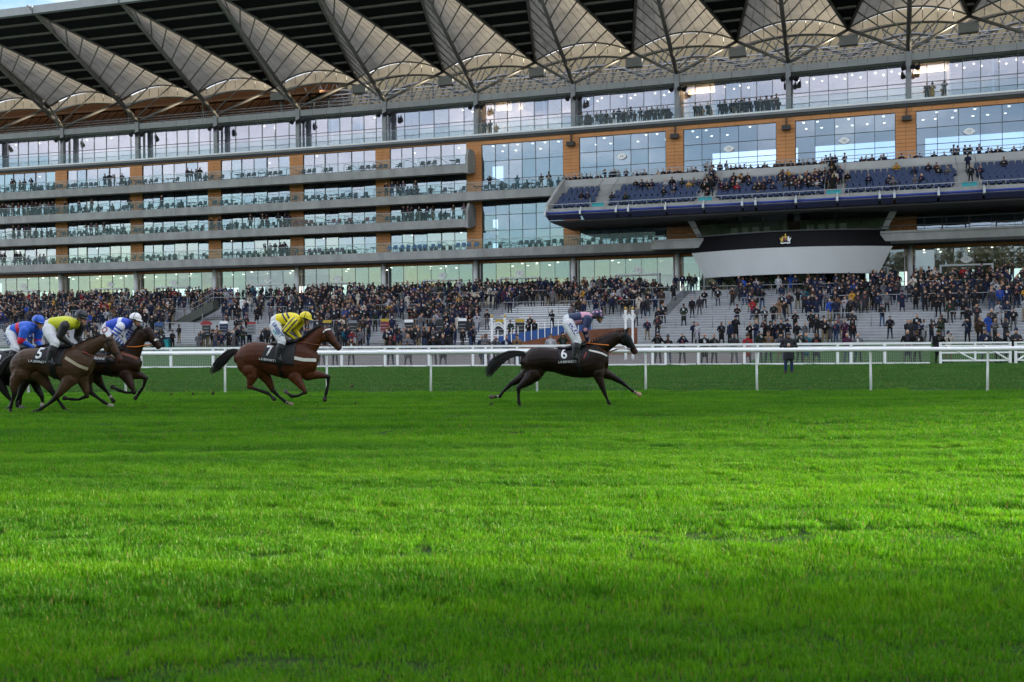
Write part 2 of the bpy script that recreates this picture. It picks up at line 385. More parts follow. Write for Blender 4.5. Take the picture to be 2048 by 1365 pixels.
# lobby back: walls with wide openings to the bright yard behind
rw0 = random.Random(2)
for k in range(K0, K1):
    u = uk(k)
    if k <= 2:
        band('back_wall', u, u + 3.2, -14.2, -14, 6, 10.1, 'interior_wall'); band('back_wall', u + 3.2, u + BAY, -14.2, -14, 8.6, 10.1, 'interior_wall')
    elif k in (6, 8, 9):
        band('back_wall', u, u + 6.2, -14.2, -14, 6, 10.1, 'interior_wall'); band('back_wall', u + 6.2, u + BAY, -14.2, -14, 8.4, 10.1, 'interior_wall')
    else: band('back_wall', u, u + BAY, -14.2, -14, 6, 10.1, 'interior_wall')
    for j in range(7):
        a = u + rw0.uniform(0, 9.5); d = -rw0.uniform(3, 12); band('lobby_partition', a, a + rw0.uniform(.4, 3), d - .15, d, 6.06, rw0.choice((7.1, 8.2, 8.9, 9.9)), rw0.choice(('interior_dark', 'interior_dark', 'interior_warm', 'interior_green', 'frame_grey', 'interior_wall')))
    # lobby columns inside
    m = MB(); m.tube([W(u + 5, -6, 6), W(u + 5, -6, 10.1)], .45, 12); m.build('lobby_column', 'concrete_pale', gs, True)
for k in range(7, K1):               # upper lounge: back wall half open, so that the sky shows through
    u = uk(k)
    band('back_wall', u, u + BAY, -12.2, -12, 22.3, 23, 'interior_wall'); band('back_wall', u, u + 1.8, -12.2, -12, 18.3, 22.3, 'interior_wall')
    band('back_wall', u + 2.2, u + BAY, -12.2, -12, 18.3, 19.8, 'interior_wall')
for k in (5, 6): band('back_wall', uk(k), uk(k + 1), -12.2, -12, 18.3, 23, 'interior_wall')
# cladding: dark backing with terracotta panels standing proud of it
PANELS = []
def clad(u0, u1, z0, z1, p=.0, pw=.925, ph=.37, base=.3):
    m = MB(); m.fbox(u0, u1, p - base, p, z0, z1, BAY); m.build('cladding_backing', 'joint', gs)
    nu = max(1, round((u1 - u0) / pw)); nz = max(1, round((z1 - z0) / ph))
    for i in range(nu):
        for j in range(nz):
            PANELS.append((u0 + (u1 - u0) * i / nu + .012, u0 + (u1 - u0) * (i + 1) / nu - .012, p + .002, p + .05, z0 + (z1 - z0) * j / nz + .013, z0 + (z1 - z0) * (j + 1) / nz - .013))
for k in range(K0, 5):
    u = uk(k)
    for i in range(4):
        z1 = LV[i] + (2.45 if i < 3 else 2.80)
        clad(u - 1.2, u + .6, LV[i], z1)
clad(U0, uk(5) + .6, 23.08, 23.52, pw=1.84, ph=.44)
for i in range(3):
    band('soffit_wall', U0, LEFT_END, -.3, -.02, LV[i] + 2.45, LV[i + 1] - .7, 'timber')
clad(uk(5) - 1.2, uk(5) + .6, LV[0], 16.6); clad(uk(5) - 1.2, uk(5) + .6, LV[2], 23.08)
clad(uk(5) + .6, U1, 22.75, 23.52, pw=1.84, ph=.385)
for k in range(6, K1 + 1):
    u = uk(k); clad(u - 1.2, u + .62, 17.6, 22.75)
for k in (6, 7, 9, 10, 11):
    u = uk(k); clad(u - 1.2, u + .62, LV[0], 15.6)
clad(uk(7) + .62, uk(7) + 2.0, LV[0], 15.6); clad(uk(9) - 2.6, uk(9) - 1.2, LV[0], 15.6)
clad(U0, U1, 9.75, 10.32, p=.12, pw=1.84, ph=.57, base=.2)
PANELS.sort(key=lambda q: -(q[0] + (2.0 if q[4] > 17 else 0)))
for q in PANELS[:290]: piece('cladding_panel', *q, 'terracotta', gs)
m = MB()
for q in PANELS[290:]: m.fbox(*q, seg=20)
o = m.build('cladding_panels', 'terracotta', gs); o['kind'] = 'stuff'
# windows
def window(u0, u1, p, z0, z1, cols, rows, gmat, pane, fmat='frame_dark', fw=.05, thick=(), nm='window', depth=.12):
    m = MB()
    ue = [u0 + (u1 - u0) * i / cols for i in range(cols + 1)] if isinstance(cols, int) else [u0 + (u1 - u0) * c for c in cols]
    ze = [z0 + (z1 - z0) * i / rows for i in range(rows + 1)] if isinstance(rows, int) else rows
    for i, u in enumerate(ue):
        w = fw * (2.4 if i in thick else 1)
        m.fbox(u - w / 2, u + w / 2, p - depth / 2, p + depth / 2, z0, z1)
    for j, z in enumerate(ze):
        for i in range(len(ue) - 1):
            m.fbox(ue[i] + fw * .6 * (2.4 if i in thick else 1), ue[i + 1] - fw * .6 * (2.4 if i + 1 in thick else 1), p - depth / 2 + .01, p + depth / 2 - .01, z - fw / 2, z + fw / 2)
    w = m.build(nm, fmat, gs)
    for i in range(len(ue) - 1):
        for j in range(len(ze) - 1):
            piece(pane, ue[i] + fw / 2, ue[i + 1] - fw / 2, p - .012, p + .012, ze[j] + fw / 2, ze[j + 1] - fw / 2, gmat, w, .011)
    return w
for k in range(-1, 5):
    for i in range(4):
        z1 = LV[i] + (2.45 if i < 3 else 2.80)
        window(uk(k) + .62, uk(k) + 9.83, -.12, LV[i] + .02, z1, [0, .15, .30, .48, .67, .84, 1], 1, 'glass_box', 'window_pane', thick=(2, 4))
rbl = random.Random(6)
for k in range(-1, 5):                                   # blinds and furniture inside the boxes
    for i in range(4):
        for j in range(6):
            if rbl.random() < .30:
                a = uk(k) + .7 + j * 1.52; h = rbl.uniform(.3, 1.3); zt = LV[i] + (2.42 if i < 3 else 2.76); band('blind', a, a + 1.4, -.55, -.52, zt - h, zt, rbl.choice(('interior_wall', 'interior_warm', 'concrete_pale')))
            elif rbl.random() < .4:
                a = uk(k) + .8 + j * 1.52; band('sideboard', a, a + rbl.uniform(.5, 1.3), -3.2, -2.6, LV[i], LV[i] + rbl.uniform(.7, 1.9), rbl.choice(('interior_dark', 'timber', 'interior_wall')))
for k in range(-2, K1):                                  # top terrace
    window(uk(k) + .1, uk(k + 1) - .1, -1.2, 23.75, 27.62, 7 if k % 2 else 6, [23.75, 25.72, 27.6], 'glass_terrace', 'terrace_pane', 'frame_grey', .07, nm='terrace_window')
window(uk(5) + .63, uk(5) + 9.85, -.1, 17.3, 22.74, 6, [17.3, 18.9, 20.9, 22.74], 'glass_curtain', 'curtain_pane', nm='curtain_window')
window(uk(5) + .63, uk(5) + 9.85, -.1, 11.1, 16.45, 6, [11.1, 13.3, 15.0, 16.45], 'glass_curtain', 'curtain_pane', nm='curtain_window')
for k in range(6, K1):
    window(uk(k) + .65, uk(k) + 9.83, -.1, 18.0, 22.74, 5, [18.0, 19.55, 21.12, 22.74], 'glass_curtain', 'curtain_pane', nm='curtain_window')
for k in (6, 9, 10): window(uk(k) + .65, uk(k) + 9.83, -.1, 11.1, 15.4, [0, .24, .46, .5, .74, .98, 1], [11.1, 13.6, 15.4], 'glass_curtain', 'gallery_pane', nm='gallery_window', thick=(1, 2, 4))
for k in range(-2, K1):                                  # lobby glass
    window(uk(k) + .5, uk(k + 1) - .5, .02, 6.06, 9.72, 6, [6.06, 7.9, 9.72] if k in (3, 4, 5, 6) else [6.06, 9.72], 'glass_lobby', 'lobby_pane', 'frame_grey', .028, nm='lobby_window')
    # grey door portal standing in the glass
    u = uk(k) + (2.6 if k % 2 else 4.6); m = MB()
    for a, c in ((0, .16), (4.4, 4.56)): m.fbox(u + a, u + c, .06, .34, 6.06, 7.95)
    m.fbox(u, u + 4.56, .06, .36, 7.95, 8.1); m.build('door_portal', 'steel_pale', gs)
# columns of the lobby
for k in range(K0, K1 + 1):
    m = MB(); u = uk(k); m.tube([W(u, .62, 6.05), W(u, .62, 10.3)], .27, 14); m.build('lobby_front_column', 'royal_white', gs, True)
    for s in (-1, 1): piece('column_trim', u + s * .46 - .035, u + s * .46 + .035, .25, .40, 6.06, 9.72, 'steel_pale', gs)
# balconies: slab with chamfered soffit, glass guard, handrail
def balcony(u0, u1, z, depth=2.5, front=.86, nm='balcony', mat='concrete', guard=True, cap=None):
    m = MB(); m.fprof(u0, u1, [(depth, z - front), (depth + .04, z - .03), (depth + .04, z + .03), (depth - .18, z + .03), (depth - .18, z), (.05, z), (.05, z - .35), (depth - .6, z - front - .06)], BAY)
    b = m.build(nm, mat, gs)
    m = MB(); m.fprof(u0, u1, [(depth - .5, z - front - .07), (.06, z - front - .02), (.06, z - .4), (depth - .62, z - front - .055)], BAY)
    if guard:
        n = max(1, round((u1 - u0) / 1.84)); w = (u1 - u0) / n
        for i in range(n): piece('guard_pane', u0 + i * w + .02, u0 + (i + 1) * w - .02, depth - .08, depth - .062, z + .08, z + 1.0, 'glass_rail', b)
        m = MB(); m.fbox(u0, u1, depth - .10, depth - .04, z + 1.01, z + 1.06, BAY)
        for i in range(n + 1): m.fbox(u0 + i * w - .012, u0 + i * w + .012, depth - .13, depth - .10, z + .02, z + 1.01)
        m.build('handrail', 'rail_steel', b)
        for i in range(n):   # curved dividers behind the glass
            if i % 2: continue
            u = u0 + i * w; mm = MB(); mm.tube([W(u, depth - .16, z + .02), W(u, depth - .16, z + .75), W(u + .12, depth - .3, z + .95), W(u + .5, depth - 1.0, z + .93), W(u + .9, depth - 1.7, z + .6)], .028, 5)
            mm.build('divider_hoop', 'chair_dark', b)
    return b
balcony(U0, uk(5) + 20.2, LV[0])
m = MB(); m.fprof(uk(5) + 20.2, uk(5) + 25.4, [(4.6, 10.2), (4.6, 10.98), (4.7, 10.98), (4.7, 11.12), (.05, 11.12), (.05, 10.3)], 3); b = m.build('balcony', 'concrete', gs)
balcony(U0, LEFT_END, LV[1]); balcony(U0, uk(6) - .4, LV[2]); balcony(U0, LEFT_END, LV[3])
for z in (LV[1], LV[3]):             # end walls of the balconies
    m = MB(); m.fprof(LEFT_END, LEFT_END + .28, [(2.6, z - .95), (2.6, z + .9), (2.0, z + 1.75), (.6, z + 1.75), (.1, z + 1.2), (.1, z - .5), (2.2, z - 1.0)]); m.build('balcony_end_wall', 'concrete', gs)
m = MB(); m.fprof(41.6, U1, [(4.6, 10.15), (4.6, 10.86), (4.75, 10.86), (4.75, 11.05), (.05, 11.05), (.05, 10.2), (4.0, 9.95)], 6); b = m.build('balcony', 'concrete', gs)
for (a, c) in ((uk(5) + 20.2, uk(5) + 25.4), (41.7, U1)):
    m = MB()
    for z in (11.5, 12.15): m.fbox(a, c, 4.5, 4.55, z - .03, z + .03)
    u = a
    while u <= c: m.fbox(u - .02, u + .02, 4.5, 4.55, 11.1, 12.12); u += 1.84
    m.build('handrail', 'frame_dark', b)
# dark soffits
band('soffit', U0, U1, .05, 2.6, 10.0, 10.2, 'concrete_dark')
# terrace slab with white lip and tall glass guard
band('terrace_slab', U0, U1, -15, .30, 23.52, 23.74, 'frame_grey')
lip = band('terrace_lip', U0, U1, .20, .36, 23.743, 23.90, 'white_paint')
n = round((U1 - U0) / 1.84); w = (U1 - U0) / n
for i in range(n): piece('terrace_guard_pane', U0 + i * w + .015, U0 + (i + 1) * w - .015, .24, .262, 23.91, 25.0, 'glass_rail', lip)
m = MB(); m.fbox(U0, U1, .22, .28, 25.0, 25.05, BAY); m.build('handrail', 'rail_steel', lip)
# terrace rooms: back wall, partitions, ceiling
band('back_wall', U0, U1, -7.2, -7.0, 23.74, 28, 'interior_wall')
for k in range(K0, K1):
    for f in (0, 1 / 3, 2 / 3):
        u = uk(k) + f * BAY; band('partition', u - .06, u + .06, -7, -1.35, 23.75, 27.6, 'white_paint')
band('terrace_ceiling', U0, U1, -14, -.25, 27.64, 27.80, 'white_paint')
# fascia panels of the terrace roof
band('roof_slab', U0, U1, -15, -.06, 27.81, 28.2, 'concrete_dark')
n = round((U1 - U0) / (BAY / 6)); w = (U1 - U0) / n
for i in range(n): piece('fascia_panel', U0 + i * w + .015, U0 + (i + 1) * w - .015, -.3, .06, 27.6, 28.3, 'fascia_grey', gs)
# stand carried on out of view: plain wing added, length set to shade the turf
m = MB(); m.fbox(U1 + .5, 183, -16, 0, 5, 28.3, 11); m.build('shade_wing_wall', 'terracotta', gs)
m = MB(); m.fprof(U1 + .5, 183, [(-8, 28.4), (17, 36.2), (17, 36.9), (-8, 33.5)], 11); m.build('shade_wing_roof', 'roof_black', gs)
# ------------------------------------------------------------------ terrace columns, roof trees and canopy
NODE_Z, TIP_P, TIP_Z, APX_P, APX_Z = 28.54, 17.3, 36.75, -4.2, 32.55
def tipk(k): return W(uk(k), TIP_P, TIP_Z)
def nodek(k): return W(uk(k), 0, NODE_Z)
def apx(k): return W(uk(k), APX_P, APX_Z)
for k in range(K0, K1 + 1):
    m = MB(); m.fbox(uk(k) - .24, uk(k) + .24, -.24, .24, 23.745, NODE_Z); col = m.build('terrace_column', 'steel_grey', gs)
    m = MB(); m.fbox(uk(k) - .17, uk(k) + .17, -2.4, -.25, 28.0, 28.35); m.build('bracket_beam', 'steel_grey', col)
    # floodlight heads hung on each column
    for du, dp in ((-.55, .25), (.45, .35), (.95, -.1)):
        m = MB(); c = W(uk(k) + du, dp, 27.15); q = W(uk(k) + du * .8, dp + .5, 26.75)
        m.tube([c + Vector((0, 0, .25)), c], .05, 6); m.tube([c, c.lerp(q, .5), q], [.10, .20, .26], 8); m.build('floodlight', 'black_plastic', col)
canopy = MB().build('canopy', 'steel_roof', gs)
NB = 10
def mix(a, b, t): return a.lerp(b, t)
for k in range(K0, K1 + 1):
    n0, t0 = nodek(k), tipk(k); al, ar = apx(k - .5), apx(k + .5)
    t1 = t0 + (t0 - n0).normalized() * .9
    m = MB(); m.tube([n0, mix(n0, t0, .5), t1], [.23, .20, .07], 8); m.build('main_strut', 'steel_roof', canopy, True)
    for a in (al, ar):
        d = Vector((0, 0, -.12))
        m = MB(); m.tube([a + d, t0 + d], [.17, .13], 6); m.build('edge_beam', 'steel_roof', canopy, True)
        m = MB(); m.tube([n0, a + d], .16, 8); m.build('raking_strut', 'steel_roof', canopy, True)
        for i in range(NB - 1):
            t = .03 + i * .095; s = min(.98, t + .13)
            m = MB(); m.tube([mix(n0, t0, t), mix(a, t0, s) + d], .075, 6); m.build('branch_strut', 'steel_roof', canopy, True)
    # fabric sail: arched at the back, drawn to a point at the tip
    m = MB(); nu, nv = 14, 12; vs = []
    for j in range(nv + 1):
        t = j / nv
        for i in range(nu + 1):
            s = i / nu; q = mix(al, ar, s); q = mix(q, t0, t)
            q = q + Vector((0, 0, 1.45 * 4 * s * (1 - s) * (1 - t) ** 1.1 + .05)); vs.append(q)
    fs = [(j * (nu + 1) + i, j * (nu + 1) + i + 1, (j + 1) * (nu + 1) + i + 1, (j + 1) * (nu + 1) + i) for j in range(nv) for i in range(nu)]
    m.add(vs, fs); sail = m.build('membrane_sail', 'membrane', canopy, True)
    for s in (.125, .25, .375, .5, .625, .75, .875):       # seams
        mm = MB(); pts = []
        for j in range(0, nv):
            t = j / nv; q = mix(mix(al, ar, s), t0, t) + Vector((0, 0, 1.45 * 4 * s * (1 - s) * (1 - t) ** 1.1 + .02)); pts.append(q)
        mm.tube(pts, .022, 4); mm.build('seam_cable', 'steel_roof', sail)
    arc = [mix(al, ar, i / 16) + Vector((0, 0, 1.45 * 4 * (i / 16) * (1 - i / 16))) for i in range(17)]
    low = [mix(al, ar, i / 16) + Vector((0, 0, .75 * 4 * (i / 16) * (1 - i / 16) - .55)) for i in range(17)]
    m = MB(); m.tube(arc, .10, 6); m.build('arch_beam', 'steel_roof', canopy)
    m = MB(); m.tube([q + (W(uk(k), -5.3, 0) - W(uk(k), -4.2, 0)) for q in low], .17, 6); m.build('arch_beam', 'steel_roof', canopy)
    for i in range(2, 16, 2): m = MB(); m.tube([arc[i], low[i]], .035, 4); m.build('arch_hanger', 'steel_roof', canopy)
    # fabric between the two arches closes the top of the gap
    m = MB(); off = W(uk(k), -5.0, 0) - W(uk(k), -4.2, 0); vs = [q + off * .5 for q in arc] + [q + off for q in low]
    m.add(vs, [(i, i + 1, 18 + i, 17 + i) for i in range(16)]); m.build('arch_infill', 'membrane', canopy)
for k in range(K0, K1):
    a, b0, b1 = apx(k + .5), tipk(k), tipk(k + 1); up = Vector((0, 0, .45))
    f0, f1 = mix(a, b0, .985), mix(a, b1, .985)
    m = MB(); m.add([a, f0, f1, a + up, f0 + up, f1 + up], [(0, 1, 2), (5, 4, 3), (0, 3, 4, 1), (1, 4, 5, 2), (2, 5, 3, 0)]); m.build('roof_panel', 'roof_black', canopy)
    for i in range(1, NB):
        t = i / NB; q0, q1 = mix(a, b0, t), mix(a, b1, t); d = Vector((0, 0, -.17))
        m = MB(); e = (q1 - q0).normalized(); w = (b0 - a).normalized() * .11
        q0, q1 = q0 + e * .2, q1 - e * .2
        m.hexa([q0 + d - w, q1 + d - w, q1 + d + w, q0 + d + w], [q0 - w * 1 + d * .02, q1 - w + d * .02, q1 + w + d * .02, q0 + w + d * .02]); m.build('purlin', 'steel_roof', canopy)
    m = MB(); g = W(uk(k), 17.7, 0) - W(uk(k), 17.3, 0)
    m.hexa([f0 + Vector((0, 0, -.25)), f1 + Vector((0, 0, -.25)), f1 + Vector((0, 0, .5)), f0 + Vector((0, 0, .5))], [f0 + g + Vector((0, 0, -.2)), f1 + g + Vector((0, 0, -.2)), f1 + g + Vector((0, 0, .62)), f0 + g + Vector((0, 0, .62))])
    m.build('roof_edge', 'fascia_grey', canopy)
for k in range(K0, K1):               # rear fabric screens closing the view under the canopy
    u = uk(k); m = MB(); m.fprof(u, u + BAY, [(-14.0, 28.2), (-13.8, 28.2), (-12.4, 35.4), (-12.6, 35.4)], BAY); m.build('rear_screen', 'rear_screen' if k > 2 else 'rear_screen_timber', gs)
# rail on the terrace roof, louvre screen behind it, timber-lined plant space on the left
m = MB()
for z in (28.75, 29.15): m.fbox(uk(3), U1, -.35, -.31, z - .02, z + .02, BAY)
for i in range(int((U1 - uk(3)) / 1.9)): m.fbox(uk(3) + i * 1.9 - .02, uk(3) + i * 1.9 + .02, -.35, -.31, 28.2, 29.15)
m.build('roof_handrail', 'rail_steel', gs)
lou = MB(); 
for i in range(int((U1 - uk(2.7)) / 2.76)): u = uk(2.7) + i * 2.76; lou.fbox(u - .09, u + .09, -9.1, -8.9, 28.2, 32.6)
lou = lou.build('louvre_screen', 'steel_grey', gs)
for j in range(9):
    z = 28.75 + j * .42; m = MB(); m.fprof(uk(2.7), U1, [(-8.82, z - .09), (-8.78, z - .05), (-8.98, z + .09), (-9.02, z + .05)], BAY); m.build('louvre_blade', 'fascia_grey', lou)
for k in range(3, K1 + 1):           # grey boxes under each roof valley and rear lattice
    u = uk(k - .5); piece('valley_hopper', u - .9, u + .9, -5.4, -4.6, 31.0, 31.9, 'fascia_grey', gs)
    m = MB()
    for i in range(12):
        a = u + .4 + i * .95; m.tube([W(a, -11, 29.4), W(a + 2.6, -10.4, 34.2)], .09, 4)
    for i in range(5): a = u + 1 + i * 2.2; m.tube([W(a + 2.2, -10.2, 29.4), W(a, -9.8, 33.6)], .07, 4)
    m.tube([W(u + 11.05 * i / 10, -9.9, 31.2 + 1.7 * math.sin(math.pi * i / 10)) for i in range(11)], .20, 5); m.build('rear_lattice', 'steel_roof', gs)
for k in range(K0, 3):
    u = uk(k); m = MB()
    m.fbox(u, u + BAY, -12.5, -12.2, 28.2, 29.6); m.build('plant_wall', 'timber', gs)
    m = MB(); m.fprof(u, u + BAY, [(-5.2, 31.6), (-12, 33.2), (-12, 33.5), (-5.2, 31.9)], BAY); m.build('timber_soffit', 'timber', gs)
    m = MB(); c = u + BAY / 2
    m.tube([W(c, -6, 28.3), W(c - 1.0, -8, 32.2)], .13, 6); m.tube([W(c, -6, 28.3), W(c + .1, -5.2, 32.1)], .10, 6); m.tube([W(c, -6, 28.3), W(c - 2.2, -8, 32.0)], .10, 6)
    for i in range(8): m.tube([W(u + i * 1.4, -7, 28.3), W(u + i * 1.4 + 1.2, -11, 33)], .05, 4)
    m.build('rear_lattice', 'steel_roof', gs)
    m = MB()
    for j in range(3): m.fbox(u, u + BAY, -.35, -.31, 28.5 + j * .3, 28.54 + j * .3)
    m.build('roof_handrail', 'rail_steel', gs)

# ------------------------------------------------------------------ seating deck
D0 = 11.0
deckm = MB(); deckm.fprof(D0, U1, [(9.3, 13.50), (9.3, 14.08), (9.15, 14.08), (9.1, 13.90), (3.45, 16.55), (3.45, 17.1), (.1, 17.1), (.1, 16.6), (3.0, 16.2), (8.6, 13.35)], 5.5)
deck = deckm.build('seating_deck', 'concrete', gs)
m = MB(); m.fbox(D0, U1, 3.2, 3.46, 17.1, 17.75, 5.5); m.build('cross_wall', 'concrete_pale', deck)
m = MB(); m.fprof(D0 - .3, D0 - .01, [(9.35, 13.45), (9.35, 14.5), (3.4, 17.9), (.1, 17.9), (.1, 16.5), (8.6, 13.2)]); m.build('deck_end_wall', 'concrete_pale', deck)
ROWS = 9
seats = []
aisles = [uk(6) + 4.9, uk(7) + 4.2, uk(8) + 4.6, uk(9) + 4.6, uk(10) + 4.6]
for r in range(ROWS):
    p = 8.75 - r * .58; z = 13.98 + r * .27; so = random.uniform(0, .5)
    m = MB(); m.fbox(D0, U1, p - .58, p + .06, z - .3, z, 5.5); m.build('row_tread', 'concrete', deck)
    u = D0 + .4 + so
    while u < 63:
        if all(abs(u - a) > .95 for a in aisles): seats.append((u, p - .33, z))
        u += .56
for r in range(2):
    p = 2.6 - r * .9; u = D0 + .6
    while u < 63:
        if all(abs(u - a) > 1.6 for a in aisles): seats.append((u, p, 17.1 + r * .25))
        u += .58
m = MB(); m.fbox(D0, U1, .1, 2.1, 17.1, 17.35, 5.5); m.build('row_tread', 'concrete', deck)
def seat_mesh():
    m = MB()
    m.hexa([(-.23, -.22, .34), (.23, -.22, .34), (.21, .18, .32), (-.21, .18, .32)], [(-.23, -.24, .41), (.23, -.24, .41), (.21, .18, .37), (-.21, .18, .37)])
    m.hexa([(-.23, .16, .36), (.23, .16, .36), (.23, .22, .36), (-.23, .22, .36)], [(-.20, .24, .82), (.20, .24, .82), (.19, .29, .80), (-.19, .29, .80)])
    m.box(-.03, .03, -.02, .18, 0, .33); return m.mesh('seat', 'seat_blue')
SM = seat_mesh()
seats.sort(key=lambda q: -(q[1] * 1.5 + q[0] * .25))
for u, p, z in seats[:290]: place('seat', SM, u, p, z, deck)
rest = MB(); vv = [v.co.copy() for v in SM.vertices]; ff = [tuple(f.vertices) for f in SM.polygons]
for u, p, z in seats[290:]:
    M = Matrix.Translation(W(u, p, z)) @ Matrix.Rotation(-ang(u), 4, 'Z'); rest.add([M @ v for v in vv], ff)
o = rest.build('seats', 'seat_blue', deck); o['kind'] = 'stuff'
for a in aisles:
    for r in range(ROWS * 2):
        p = 8.9 - r * .29; z = 13.98 + r * .135
        m = MB(); m.fbox(a - .7, a + .7, p - .29, p, z - .1, z + .02); m.build('aisle_step', 'concrete_pale', deck)
    m = MB()
    for s in (-.8, .8):
        m.tube([W(a + s, 8.9, 14.1), W(a + s, 8.9, 15.0), W(a + s, 3.6, 17.6)], .03, 5)
    m.build('aisle_rail', 'rail_steel', deck)
    piece('aisle_gate', a - .6, a + .6, 9.05, 9.09, 14.15, 14.55, 'teal_paint', deck)
m = MB()
for z in (14.5,): m.fbox(D0, U1, 9.18, 9.23, z - .03, z + .03, 5.5)
u = D0
while u < 63: m.fbox(u - .02, u + .02, 9.18, 9.23, 14.05, 14.5); u += 1.4
m.build('front_handrail', 'rail_steel', deck)
m = MB()
for z in (18.1, 18.4): m.fbox(D0, U1, 3.3, 3.35, z - .03, z + .03, 5.5)
u = D0
while u < 63: m.fbox(u - .02, u + .02, 3.3, 3.35, 17.7, 18.4); u += 1.84
m.build('wall_handrail', 'rail_steel', deck)
# blue tube under the front edge, in lengths with grey brackets
u = D0 - .2; i = 0
while u < 60:
    L1_ = 3.55 if i % 4 != 2 else 1.2
    m = MB(); m.tube([W(u + .1, 9.65, 13.62), W(u + L1_ - .1, 9.65, 13.62)], .10, 10); m.build('blue_tube', 'tube_blue', deck, True)
    m = MB(); m.fprof(u + .1, u + L1_ - .1, [(9.62, 13.45), (9.66, 13.40), (8.9, 13.02), (8.85, 13.1)]); m.build('blue_soffit_panel', 'soffit_blue', deck)
    m = MB(); m.fbox(u - .1, u + .1, 9.2, 9.85, 13.4, 13.85); m.tube([W(u, 9.5, 13.8), W(u, 9.5, 14.15)], .06, 6); m.build('tube_bracket', 'steel_pale', deck)
    u += L1_; i += 1
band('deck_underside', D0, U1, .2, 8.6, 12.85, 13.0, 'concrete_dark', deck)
# number plates on the upper glass
def text_mesh(s, size, mat, ext=.004, bold=False):
    c = bpy.data.curves.new('t', 'FONT'); c.body = s; c.size = size; c.align_x = 'CENTER'; c.align_y = 'CENTER'; c.extrude = ext
    c.resolution_u = 3
    if bold: c.offset = size * .02
    o = bpy.data.objects.new('t', c); C.objects.link(o); dg = bpy.context.evaluated_depsgraph_get()
    me = bpy.data.meshes.new_from_object(o.evaluated_get(dg)); bpy.data.objects.remove(o); me.materials.clear(); me.materials.append(MT[mat]); return me
def plate(u, z, s, p=.08):
    m = MB(); n = 20; vs = []
    for q in (p, p + .02):
        for i in range(n):
            a = 2 * math.pi * i / n; r = 1 / (abs(math.cos(a)) ** 1.6 + abs(math.sin(a)) ** 1.6) ** (1 / 1.6); vs.append(W(u + .52 * r * math.cos(a), q, z + .33 * r * math.sin(a)))
    m.add(vs, [tuple(range(n)), tuple(range(2 * n - 1, n - 1, -1))] + [(i, (i + 1) % n, n + (i + 1) % n, n + i) for i in range(n)])
    o = m.build('number_plate', 'white_paint', gs)
    t = bpy.data.objects.new('number', text_mesh(s, .36, 'frame_grey')); t.matrix_world = Matrix.Translation(W(u, p + .03, z)) @ Matrix.Rotation(-ang(u), 4, 'Z') @ Matrix.Rotation(R(90), 4, 'X'); link(t, o)
for k, s in ((6, '14'), (7, '15'), (8, '16'), (9, '17')): plate(uk(k) + 5.2, 20.45, s)
for k in range(-1, 10): plate(uk(k) + (4.9 if k % 2 else 6.9), 8.55, str(k + 2), .05)
# speakers hung from the cladding
for k in range(6, K1):
    m = MB(); u = uk(k) - .2; m.fbox(u - .04, u + .04, .1, .4, 22.3, 23.2); m.fbox(u - .42, u + .42, .12, .75, 21.85, 22.28); m.build('hung_speaker', 'black_plastic', gs)
# ceiling lamps seen through the glass
def lamp(u, p, z, r=.12, mat='lamp'):
    m = MB(); m.fbox(u - r, u + r, p - r, p + r, z - .05, z); m.build('ceiling_lamp', mat, gs)
rl = random.Random(3)
for k in range(5, K1):
    for i in range(6):
        for j in range(2):
            if rl.random() < .7: lamp(uk(k) + 1.2 + i * 1.5 + rl.uniform(-.2, .2), -2 - j * 3.2, 22.93, .09)
for k in range(-1, K1):
    for i in range(5):
        for j in range(3): 
            if rl.random() < .6: lamp(uk(k) + 1.2 + i * 2 + rl.uniform(-.5, .5), -2 - j * 3.5, 10.04, .09)
for k in range(-1, 5):
    for i in range(4):
        for j in range(3):
            if rl.random() < .45: lamp(uk(k) + 1.5 + j * 3 + rl.uniform(-.8, .8), -1.5 - rl.random() * 2.5, LV[i] + (2.5 if i < 3 else 2.9), .08)
        if i in (1, 2) and rl.random() < .45: u = uk(k) + rl.uniform(1.5, 7); band('strip_lamp', u, u + 1.6, -2.1, -1.9, LV[i] + 2.3, LV[i] + 2.36, 'lamp_warm')
for k in range(-1, K1):
    for f in (0, 1, 2):
        if rl.random() < .4:
            for i in range(4): lamp(uk(k) + f * BAY / 3 + .7 + i * .75, -3.6 - (i % 2) * 1.2, 27.62, .06)
for u in (uk(5) + 1.0, uk(7) + .5, uk(9) + .5): band('strip_lamp', u, u + 3.0, -4.2, -4.0, 27.35, 27.45, 'lamp_warm')

# ------------------------------------------------------------------ glazed royal viewing box with white curved front
RB = thing('viewing_box', 'curved white fronted viewing box with black band and crest under the seating deck', 'viewing box', W(33.5, 5, 7.2))
UC = 33.45
def curve(hw, pe, bulge, n=24): return [(UC + hw * (2 * i / n - 1), pe + bulge * (1 - (2 * i / n - 1) ** 2)) for i in range(n + 1)]
def shell(name, lo, hi, z0, z1, th, mat, sm=True):
    m = MB(); n = len(lo); vs = []
    for (u, p), z in [(q, z0) for q in lo] + [(q, z1) for q in hi]: vs.append(W(u, p, z))
    for (u, p), z in [(q, z0) for q in lo] + [(q, z1) for q in hi]: vs.append(W(u, p - th, z))
    fs = []
    for i in range(n - 1):
        fs += [(i, i + 1, n + i + 1, n + i), (2 * n + i + 1, 2 * n + i, 3 * n + i, 3 * n + i + 1), (i + 1, i, 2 * n + i, 2 * n + i + 1), (n + i, n + i + 1, 3 * n + i + 1, 3 * n + i)]
    fs += [(0, n, 3 * n, 2 * n), (n - 1, 3 * n - 1, 4 * n - 1, 2 * n - 1)]
    m.add(vs, fs); return m.build(name, mat, RB)
shell('white_front', curve(8.0, 4.2, 2.9), curve(9.2, 4.7, 3.0), 7.25, 9.66, .25, 'royal_white')
